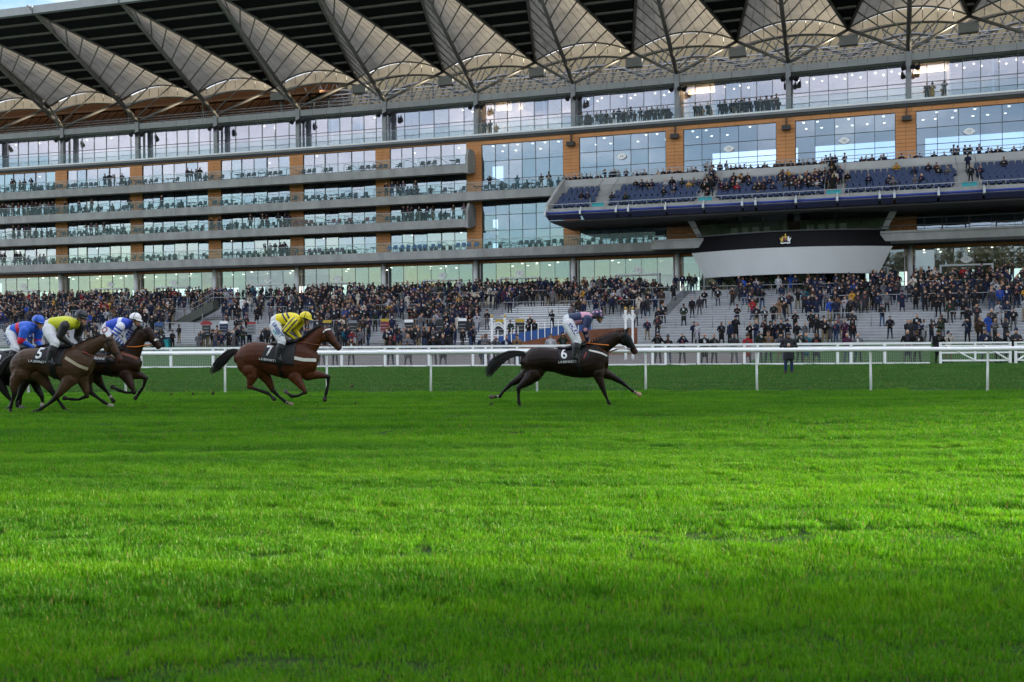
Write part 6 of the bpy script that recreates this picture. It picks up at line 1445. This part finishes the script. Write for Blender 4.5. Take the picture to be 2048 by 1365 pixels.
# ------------------------------------------------------------------ ornate white gateway arches behind the fence
def arch(px0, px1, top, Y, label):
    a, b_ = px2w(px0, 690, Y), px2w(px1, 690, Y); t = thing('gateway_arch', label, 'arch', ((a.x + b_.x) / 2, Y, .02), 'white gateway arches beside the track')
    for q in (a, b_):
        m = MB(); m.tube([(q.x, Y, .01), (q.x, Y, .5), (q.x, Y, top - .5), (q.x, Y, top - .08), (q.x, Y, top)], [.10, .075, .065, .075, .10], 10); c = m.build('post', 'white_paint', t, True)
        m = MB(); m.ball((q.x, Y, top + .10), .085, 10, 7); m.tube([(q.x, Y, top + .15), (q.x, Y, top + .26)], [.035, .004], 6); m.build('finial', 'gold', c, True)
        m = MB(); s = -1 if q is a else 1
        for k_ in range(3): m.tube([(q.x + s * .02, Y, top - .5 - .12 * k_), (q.x + s * (.2 - .05 * k_), Y, top - .36 - .1 * k_), (q.x + s * .12, Y, top - .22 - .05 * k_), (q.x + s * .02, Y, top - .25)], .014, 5)
        m.build('scroll_bracket', 'white_paint', c)
    m = MB(); n = 10; 
    for h, r in ((0, .026), (.2, .022)): m.tube([(a.x + (b_.x - a.x) * i / n, Y, top - .55 - h + .30 * math.sin(math.pi * i / n)) for i in range(n + 1)], r, 5)
    for i in range(n): x = a.x + (b_.x - a.x) * (i + .5) / n; z = top - .55 + .30 * math.sin(math.pi * (i + .5) / n); m.tube([(x - .04, Y, z), (x + .04, Y, z - .2)], .012, 4); m.tube([(x + .04, Y, z), (x - .04, Y, z - .2)], .012, 4)
    m.build('arch_tracery', 'white_paint', t)
arch(984, 1010, 2.75, 58.5, 'white arch with gold finials left of the leading jockey')
arch(1251.5, 1265.5, 3.2, 60.5, 'white arch with gold finials right of the leading jockey')
# ------------------------------------------------------------------ rusted steel ramp wall with blue panels
Yr = 66.0
t = thing('ramp_wall', 'rust brown steel ramp wall with blue panels behind the leading horse', 'ramp wall', px2w(1140, 690, Yr) * 1)
q = [px2w(x, y, Yr) for x, y in ((1012, 690), (1130, 668), (1190, 659), (1275, 655))]; m = MB()
vs = [Vector((p.x, Yr, .1)) for p in q] + q; vs += [v + Vector((0, .4, 0)) for v in vs]
m.add(vs, [(0, 1, 5, 4), (1, 2, 6, 5), (2, 3, 7, 6), (9, 8, 12, 13), (10, 9, 13, 14), (11, 10, 14, 15), (4, 5, 13, 12), (5, 6, 14, 13), (6, 7, 15, 14), (3, 11, 15, 7), (0, 4, 12, 8)]); m.build('steel_wall', 'corten', t)
for i in range(14):
    x = 996 + i * 13.4; yb = 692 - (x - 996) * .17 if x < 1130 else 669 - (x - 1130) * .14
    a, b_ = px2w(x, yb, Yr + .2), px2w(x + 12.4, yb - 2.2, Yr + .2); h = .62
    m = MB(); m.hexa([a, b_, b_ + Vector((0, .04, 0)), a + Vector((0, .04, 0))], [a + Vector((0, 0, h)), b_ + Vector((0, 0, h)), b_ + Vector((0, .04, h)), a + Vector((0, .04, h))]); m.build('blue_panel', 'panel_blue', t)
    m = MB(); m.tube([a + Vector((0, -.05, -.05)), a + Vector((0, -.05, 1.05))], .026, 6); m.build('rail_post', 'white_paint', t)
# ------------------------------------------------------------------ dark stair flank on the left
u0, u1 = find_u(352, 16), find_u(438, 16)
t = thing('stair_flank', 'dark grey stair flank with handrails cutting up through the left steps', 'stair', W((u0 + u1) / 2, 18, step_at(18)))
m = MB(); z0 = step_at(20)
lo = [W(u0, 17, z0 - .3), W(u1, 17, z0 + 2.0), W(u1, 16, z0 + 2.0), W(u0, 16, z0 - .3)]; m.hexa(lo, [v + Vector((0, 0, .9)) for v in lo]); m.build('flank_wall', 'interior_dark', t)
m = MB()
for h in (1.2, 1.7): m.tube([W(u0, 16.9, z0 - .3 + h), W(u1, 16.9, z0 + 2.0 + h), W(u1 + 3, 16.9, z0 + 2.0 + h)], .03, 5)
for i in range(7): u = u0 + (u1 - u0) * i / 6; zz = z0 - .3 + 2.3 * i / 6; m.tube([W(u, 16.9, zz + .9), W(u, 16.9, zz + 1.7)], .022, 5)
m.build('handrail', 'rail_steel', t)
# ------------------------------------------------------------------ bookmakers' pitches
def pitch(i, px, d, hc_, bc, kind, label):
    u = find_u(px, STEP_P0 + d); q = W(u, STEP_P0 + d, 0); q.z = max(.01, STEP_Z0 * max(0, 1 - d / 22) ** 1.5)
    t = thing('bookmaker_stand', label, 'bookmaker stand', q, 'bookmakers pitches in the betting ring'); X, Y, Z = q
    m = MB(); m.tube([(X, Y, Z), (X, Y, Z + 2.0)], .035, 6); m.box(X - .35, X + .35, Y - .25, Y + .25, Z, Z + .06); m.build('stand_pole', 'black_plastic', t)
    m = MB(); m.box(X - .34, X + .34, Y - .07, Y + .07, Z + 1.15, Z + 2.0); b_ = m.build('price_board', bc, t)
    for j in range(6): m = MB(); m.box(X - .29, X + .25, Y - .078, Y - .0705, Z + 1.20 + j * .13, Z + 1.26 + j * .13); m.build('price_row', 'frame_dark' if j % 2 else 'frame_grey', b_)
    m = MB()
    if kind == 'dome':
        vs = [(X + .5 * math.cos(a), Y - .06, Z + 2.03 + .36 * math.sin(a)) for a in [math.pi * i_ / 12 for i_ in range(13)]]; vs += [(x, Y + .06, z) for x, y, z in vs]; m.add(vs, [tuple(range(12, -1, -1)), tuple(range(13, 26))] + [(i_, i_ + 1, 14 + i_, 13 + i_) for i_ in range(12)] + [(0, 13, 25, 12)])
    else: m.box(X - .34, X + .34, Y - .06, Y + .06, Z + 2.02, Z + 2.24)
    m.build('name_board', hc_, t)
    m = MB(); m.box(X + .5, X + .95, Y - .25, Y + .25, Z + .35, Z + .95); m.tube([(X + .72, Y, Z), (X + .72, Y, Z + .36)], .04, 5); m.build('money_satchel', bc, t)
pitch(0, 413, 3, 'red_paint', 'black_plastic', 'dome', 'bookmaker stand with red domed sign in the betting ring')
pitch(1, 448, 1, 'white_paint', 'seat_blue', 'box', 'bookmaker stand with white sign and blue board')
pitch(2, 503, 3, 'red_paint', 'frame_grey', 'box', 'bookmaker stand with red sign over grey board left of the yellow jockey')
pitch(3, 655, 2, 'yellow_paint', 'black_plastic', 'box', 'bookmaker stand with yellow sign just ahead of the yellow jockey')
pitch(4, 706, 3, 'frame_grey', 'black_plastic', 'box', 'bookmaker stand with grey sign in the densest crowd')
pitch(5, 770, 1, 'yellow_paint', 'red_paint', 'box', 'bookmaker stand with yellow sign over red board')
pitch(6, 818, 3, 'white_paint', 'black_plastic', 'box', 'bookmaker stand with white sign over black board')
pitch(7, 880, 5, 'frame_dark', 'cloth_black', 'box', 'all black covered bookmaker stand left of the white arch')
pitch(8, 925, 2, 'white_paint', 'cloth_black', 'box', 'bookmaker stand with white sign nearest the white arch')
pitch(9, 1000, 5, 'yellow_paint', 'black_plastic', 'box', 'bookmaker stand with yellow sign seen through the white arch')
pitch(10, 1040, 5, 'yellow_paint', 'black_plastic', 'box', 'bookmaker stand with yellow sign right of the white arch')
pitch(11, 318, 2, 'panel_blue', 'seat_blue', 'box', 'bookmaker stand with blue sign above the white capped jockey')
# teal kiosk
q = px2w(327, 700, 84); t = thing('kiosk', 'small teal cabin behind the fence right of the white capped jockey', 'kiosk', (q.x, 84, .3)); m = MB(); m.box(q.x - .55, q.x + .55, 83.5, 84.5, .3, 1.55); m.build('cabin', 'teal_paint', t); m = MB(); m.box(q.x - .6, q.x + .6, 83.4, 84.6, 1.552, 1.65); m.build('cabin_roof', 'teal_paint', t); m = MB(); m.box(q.x - .3, q.x + .3, 83.46, 83.5, .8, 1.35); m.build('hatch', 'frame_dark', t)
# blue and white hoarding and cream end wall up on the steps
u = find_u(470, 9); t = thing('hoarding', 'low hoarding panel half blue half white on the upper left steps', 'hoarding', W(u + 1, 9, step_at(9)))
piece('blue_half', u - .7, u + .3, 8.9, 9.0, step_at(9), step_at(9) + 1.05, 'panel_blue', t); piece('white_half', u + .31, u + 2.0, 8.9, 9.0, step_at(9), step_at(9) + 1.0, 'white_paint', t)
u = find_u(985, 9); t = thing('stair_end_wall', 'cream concrete end wall in the crowd above the bench planks', 'wall', W(u, 9, step_at(9)))
piece('wall_face', u - 2.6, u + .7, 8.6, 9.2, step_at(9) - .2, step_at(9) + 1.15, 'concrete_cream', t); piece('wall_cap', u - 2.65, u + .75, 8.55, 9.25, step_at(9) + 1.153, step_at(9) + 1.22, 'concrete_pale', t)
# ------------------------------------------------------------------ chairs and tables on the balconies
def chair_mesh(mat):
    m = MB(); m.box(-.24, .24, -.24, .22, .40, .46); m.hexa([(-.24, .20, .44), (.24, .20, .44), (.24, .26, .44), (-.24, .26, .44)], [(-.22, .28, .86), (.22, .28, .86), (.22, .33, .85), (-.22, .33, .85)])
    for sx in (-.21, .21):
        for sy in (-.21, .19): m.box(sx - .02, sx + .02, sy - .02, sy + .02, 0, .40)
        m.box(sx - .025, sx + .025, -.22, .24, .60, .64)
    return m.mesh('chair', mat)
CM = {k_: chair_mesh(k_) for k_ in ('chair_dark', 'chair_red', 'chair_purple', 'panel_blue')}
CN = {'chair_dark': 'dark blue', 'chair_red': 'red', 'chair_purple': 'purple', 'panel_blue': 'bright blue'}
tm_ = MB(); tm_.tube([(0, 0, 0), (0, 0, .70)], .03, 6); tm_.tube([(0, 0, 0), (0, 0, .02)], .22, 10); tm_.tube([(0, 0, .70), (0, 0, .73)], .36, 14); TM = tm_.mesh('table', 'chair_dark')
rb = random.Random(5); LN = {11.10: 'lowest', 14.40: 'second', 17.25: 'third', 20.27: 'top'}
for z in LV:
    u = -63.; i = 0; j = 0
    end = (20 if z == LV[0] else LEFT_END - .8 if z != LV[2] else 8)
    while u < end:
        px = wpx(W(u, 1.7, z)); mt = 'chair_dark'
        if z == 14.40 and 560 < px < 740: mt = 'chair_red'
        if z == 11.10 and (px < 90 or 600 < px < 760): mt = 'chair_purple'
        if z == 11.10 and 760 < px < 960: mt = 'panel_blue'
        if -10 < px and rb.random() < .55:
            i += 1; o = place('balcony_chair', CM[mt], u, 1.75 + rb.uniform(-.1, .1), z + .002, None, rb.uniform(-.3, .3)); tag(o, '%s chair, %s from left along the %s balcony' % (CN[mt], ordn(i), LN[z]), 'chair', 'chairs on the %s balcony' % LN[z])
        elif -10 < px and rb.random() < .3:
            j += 1; o = place('balcony_table', TM, u, 1.45, z + .002); tag(o, 'small round dark table, %s from left on the %s balcony' % (ordn(j), LN[z]), 'table', 'tables on the %s balcony' % LN[z])
        u += rb.uniform(.62, .86)
# ------------------------------------------------------------------ distant wood across the course, behind the photographer (seen in the glass)
m = MB(); rw_ = random.Random(4)
for i in range(260):
    x = -420 + i * 3.3 + rw_.uniform(-2, 2); h = rw_.uniform(7, 15); y = -260 - rw_.uniform(0, 40) - abs(x) * .1
    m.ball((x, y, h * .55), h * .55, 9, 6, (rw_.uniform(.5, .9), .6, 1))
m_o = m.build('far_wood', 'wood'); tag(m_o, 'far brown wood beyond the course', 'wood', None, 'stuff')
# ------------------------------------------------------------------ unseen trees added to shade the nearest grass
def tree(x, y, h, seed, label):
    r = random.Random(seed); t = thing('tree', label, 'tree', (x, y, 0), 'added trees that shade the near grass')
    m = MB(); m.tube([(x, y, -.1), (x + .1, y, h * .3), (x, y + .2, h * .6), (x + .2, y, h * .85)], [.38, .28, .16, .05], 8)
    for i in range(9):
        a = r.uniform(0, 6.28); z = h * r.uniform(.25, .65); l = h * r.uniform(.2, .34); m.tube([(x, y, z), (x + math.cos(a) * l * .6, y + math.sin(a) * l * .6, z + l * .5), (x + math.cos(a) * l, y + math.sin(a) * l, z + l * .9)], [.12, .07, .02], 5)
    m.build('trunk', 'wood', t)
    m = MB()
    for i in range(6500):
        a, b_ = r.uniform(0, 6.28), math.acos(r.uniform(-1, 1)); q = r.random() ** .4; c = Vector((x + math.sin(b_) * math.cos(a) * h * .32 * q, y + math.sin(b_) * math.sin(a) * h * .32 * q, h * .60 + math.cos(b_) * h * .40 * q)); s = r.uniform(.18, .42)
        m.add([c + Vector((r.uniform(-s, s), r.uniform(-s, s), r.uniform(-s, s))) for _ in range(4)], [(0, 1, 2), (1, 2, 3)])
    m.build('crown', 'leaf', t)
for i, (x, y, h) in enumerate(((52, 6.8, 16.5), (57, 2, 17), (68, 7.5, 20), (72, 1, 20), (54, -4, 15), (60, -9, 17), (55, -14, 16), (62, -19, 17))): tree(x, y, h, 50 + i, 'added shade tree off the right of the course, %s from the stand' % ordn(i + 1))  # out of view, added to end the sunlit band on the near grass
for i in range(9): tree(-34 + i * 8.6 + (i % 3), -9 - (i * 7) % 5, 17 + (i * 5) % 4, 80 + i, 'added shade tree behind the photographer, %s from the left' % ordn(i + 1))  # out of view, added to cut the skylight on the near grass
# ------------------------------------------------------------------ grass blades
def grassmat(name, cols, tr=.52):
    m = bpy.data.materials.new(name); m.use_nodes = True; t = m.node_tree; t.nodes.clear(); L_ = t.links.new
    o = t.nodes.new('ShaderNodeOutputMaterial'); g = t.nodes.new('ShaderNodeNewGeometry')
    mp = t.nodes.new('ShaderNodeMapping'); mp.inputs['Scale'].default_value = (.22, 1.5, 1); n = t.nodes.new('ShaderNodeTexNoise'); n.inputs['Scale'].default_value = .9; n.inputs['Detail'].default_value = 5; n.inputs['Roughness'].default_value = .62
    L_(g.outputs['Position'], mp.inputs[0]); L_(mp.outputs[0], n.inputs['Vector'])
    at = t.nodes.new('ShaderNodeAttribute'); at.attribute_name = 'rnd'
    ad = t.nodes.new('ShaderNodeMath'); ad.operation = 'MULTIPLY_ADD'; ad.inputs[1].default_value = .34; L_(at.outputs['Fac'], ad.inputs[0])
    sb = t.nodes.new('ShaderNodeMath'); sb.operation = 'ADD'; sb.inputs[1].default_value = -.17; L_(n.outputs['Fac'], sb.inputs[0]); L_(sb.outputs[0], ad.inputs[2])
    r = t.nodes.new('ShaderNodeValToRGB'); e = r.color_ramp.elements; e[0].position = .30; e[0].color = (*cols[0], 1); e[1].position = .72; e[1].color = (*cols[2], 1); q = e.new(.5); q.color = (*cols[1], 1)
    L_(ad.outputs[0], r.inputs[0])
    # a few straw-coloured dead blades
    gt = t.nodes.new('ShaderNodeMath'); gt.operation = 'GREATER_THAN'; gt.inputs[1].default_value = .955; L_(at.outputs['Fac'], gt.inputs[0]); mxs = t.nodes.new('ShaderNodeMixRGB'); mxs.inputs[2].default_value = (.30, .24, .07, 1); L_(gt.outputs[0], mxs.inputs[0]); L_(r.outputs[0], mxs.inputs[1]); r = mxs
    d = t.nodes.new('ShaderNodeBsdfDiffuse'); tl = t.nodes.new('ShaderNodeBsdfTranslucent'); gl = t.nodes.new('ShaderNodeBsdfGlossy'); gl.inputs['Roughness'].default_value = .45
    m1 = t.nodes.new('ShaderNodeMixShader'); m1.inputs[0].default_value = tr; m2 = t.nodes.new('ShaderNodeMixShader'); m2.inputs[0].default_value = .025
    for s in (d, tl): L_(r.outputs[0], s.inputs[0])
    L_(d.outputs[0], m1.inputs[1]); L_(tl.outputs[0], m1.inputs[2]); L_(m1.outputs[0], m2.inputs[1]); L_(gl.outputs[0], m2.inputs[2]); L_(m2.outputs[0], o.inputs[0]); MT[name] = m
grassmat('grass_blade', [(.046, .185, .004), (.088, .300, .005), (.170, .400, .006)])
grassmat('grass_mown', [(.040, .125, .018), (.060, .175, .024), (.082, .210, .032)], .3)
def tuft(seed, size, n, h0, h1, wid, mat='grass_blade'):
    r = random.Random(seed); m = MB(); rn = []
    for i in range(n):
        x, y = r.uniform(-size, size), r.uniform(-size, size); a = r.uniform(0, 6.28); h = r.uniform(h0, h1); l = r.uniform(.05, .55) * h; w = wid * r.uniform(.7, 1.3); b_ = r.uniform(0, 6.28)
        dx, dy = math.cos(a) * l, math.sin(a) * l; wx, wy = math.cos(b_) * w, math.sin(b_) * w
        m.add([(x - wx, y - wy, -.01), (x + wx, y + wy, -.01), (x + dx * .35 + wx * .8, y + dy * .35 + wy * .8, h * .6), (x + dx * .35 - wx * .8, y + dy * .35 - wy * .8, h * .6), (x + dx, y + dy, h)], [(0, 1, 2, 3), (3, 2, 4)])
        rn += [r.random()] * 5
    me = m.mesh('tuft', mat); at = me.attributes.new('rnd', 'FLOAT', 'POINT'); at.data.foreach_set('value', rn); return bpy.data.objects.new('tuft', me)
def grass(name, label, tufts, pts, scl, idx, rot):
    me = bpy.data.meshes.new(name); me.from_pydata(pts, [], []); me.attributes.new('scl', 'FLOAT_VECTOR', 'POINT').data.foreach_set('vector', np.array(scl, np.float32).ravel()); me.attributes.new('idx', 'INT', 'POINT').data.foreach_set('value', idx); me.attributes.new('rot', 'FLOAT_VECTOR', 'POINT').data.foreach_set('vector', np.array(rot, np.float32).ravel())
    o = bpy.data.objects.new(name, me); C.objects.link(o); ng = bpy.data.node_groups.new(name, 'GeometryNodeTree'); ng.interface.new_socket('Geometry', in_out='INPUT', socket_type='NodeSocketGeometry'); ng.interface.new_socket('Geometry', in_out='OUTPUT', socket_type='NodeSocketGeometry')
    gi, go, ip, gj = ng.nodes.new('NodeGroupInput'), ng.nodes.new('NodeGroupOutput'), ng.nodes.new('GeometryNodeInstanceOnPoints'), ng.nodes.new('GeometryNodeJoinGeometry')
    for tu in reversed(tufts):
        oi = ng.nodes.new('GeometryNodeObjectInfo'); oi.inputs['Object'].default_value = tu; oi.inputs['As Instance'].default_value = True; ng.links.new(oi.outputs['Geometry'], gj.inputs[0])
    def na(nm, ty): a = ng.nodes.new('GeometryNodeInputNamedAttribute'); a.data_type = ty; a.inputs[0].default_value = nm; return a.outputs[0]
    ng.links.new(gi.outputs[0], ip.inputs['Points']); ng.links.new(gj.outputs[0], ip.inputs['Instance']); ip.inputs['Pick Instance'].default_value = True
    ng.links.new(na('idx', 'INT'), ip.inputs['Instance Index']); ng.links.new(na('scl', 'FLOAT_VECTOR'), ip.inputs['Scale']); ng.links.new(na('rot', 'FLOAT_VECTOR'), ip.inputs['Rotation']); ng.links.new(ip.outputs[0], go.inputs[0])
    md = o.modifiers.new('grass', 'NODES'); md.node_group = ng; tag(o, label, 'grass', None, 'stuff'); return o
rg = random.Random(12); TF = [tuft(s, .24, 1200, .018, .058, .0022) for s in range(4)] + [tuft(9, .24, 700, .008, .028, .0022)] + [tuft(s, .45, 1000, .025, .062, .0045) for s in (20, 21)]
pts, scl, idx, rot = [], [], [], []
def nz2(x, y):       # low ridges running across the picture, broken up along their length
    return .55 * math.sin(y * 5.3 + .9 * math.sin(x * .31) + .5 * math.sin(x * .9 + y)) * (.6 + .4 * math.sin(x * .57 + y * .8)) + .45 * math.sin(y * 2.1 + .7 * math.sin(x * .23 + 1)) 
y = 3.0
while y < 15.5:
    hw = y * .54 + 1.2; x = -hw
    while x < hw:
        n_ = nz2(x, y); k_ = 4 if (n_ < -.8 and rg.random() < .5) else rg.randrange(4); s = 1.0 + .5 * n_ + rg.uniform(-.12, .12)
        pts.append((x + rg.uniform(-.12, .12), y + rg.uniform(-.12, .12), 0)); scl.append((1, 1, s)); idx.append(k_); rot.append((rg.gauss(0, .05), rg.gauss(0, .05), rg.random() * 6.28)); x += .34
    y += .30
while y < 30.2:
    hw = y * .54 + 1.5; x = -hw
    while x < hw:
        if y < rail_y(x) + .2:
            n_ = nz2(x, y); pts.append((x + rg.uniform(-.2, .2), y + rg.uniform(-.2, .2), 0)); scl.append((1, 1, .95 + .45 * n_ + rg.uniform(-.12, .12))); idx.append(5 + rg.randrange(2)); rot.append((rg.gauss(0, .04), rg.gauss(0, .04), rg.random() * 6.28))
        x += .62
    y += .62
grass('grass', 'lush green grass covering the race track in front of the horses', TF, pts, scl, idx, rot)
pts, scl, idx, rot = [], [], [], []
TM_ = [tuft(s, .55, 420, .02, .06, .012, 'grass_mown') for s in (31, 32, 33)]
y = 24.
while y < 57:
    hw = y * .54 + 2; x = -hw
    while x < hw:
        if rail_y(x) + .35 < y < fence_y(x) - .3:
            pts.append((x + rg.uniform(-.25, .25), y + rg.uniform(-.25, .25), .004)); scl.append((1, 1, .8 + .35 * nz2(x * .7, y * .8) + rg.uniform(-.15, .15))); idx.append(rg.randrange(3)); rot.append((rg.gauss(0, .03), rg.gauss(0, .03), rg.random() * 6.28))
        x += .8
    y += .8
grass('mown_grass', 'shorter darker mown grass between the running rail and the spectator fence', TM_, pts, scl, idx, rot)
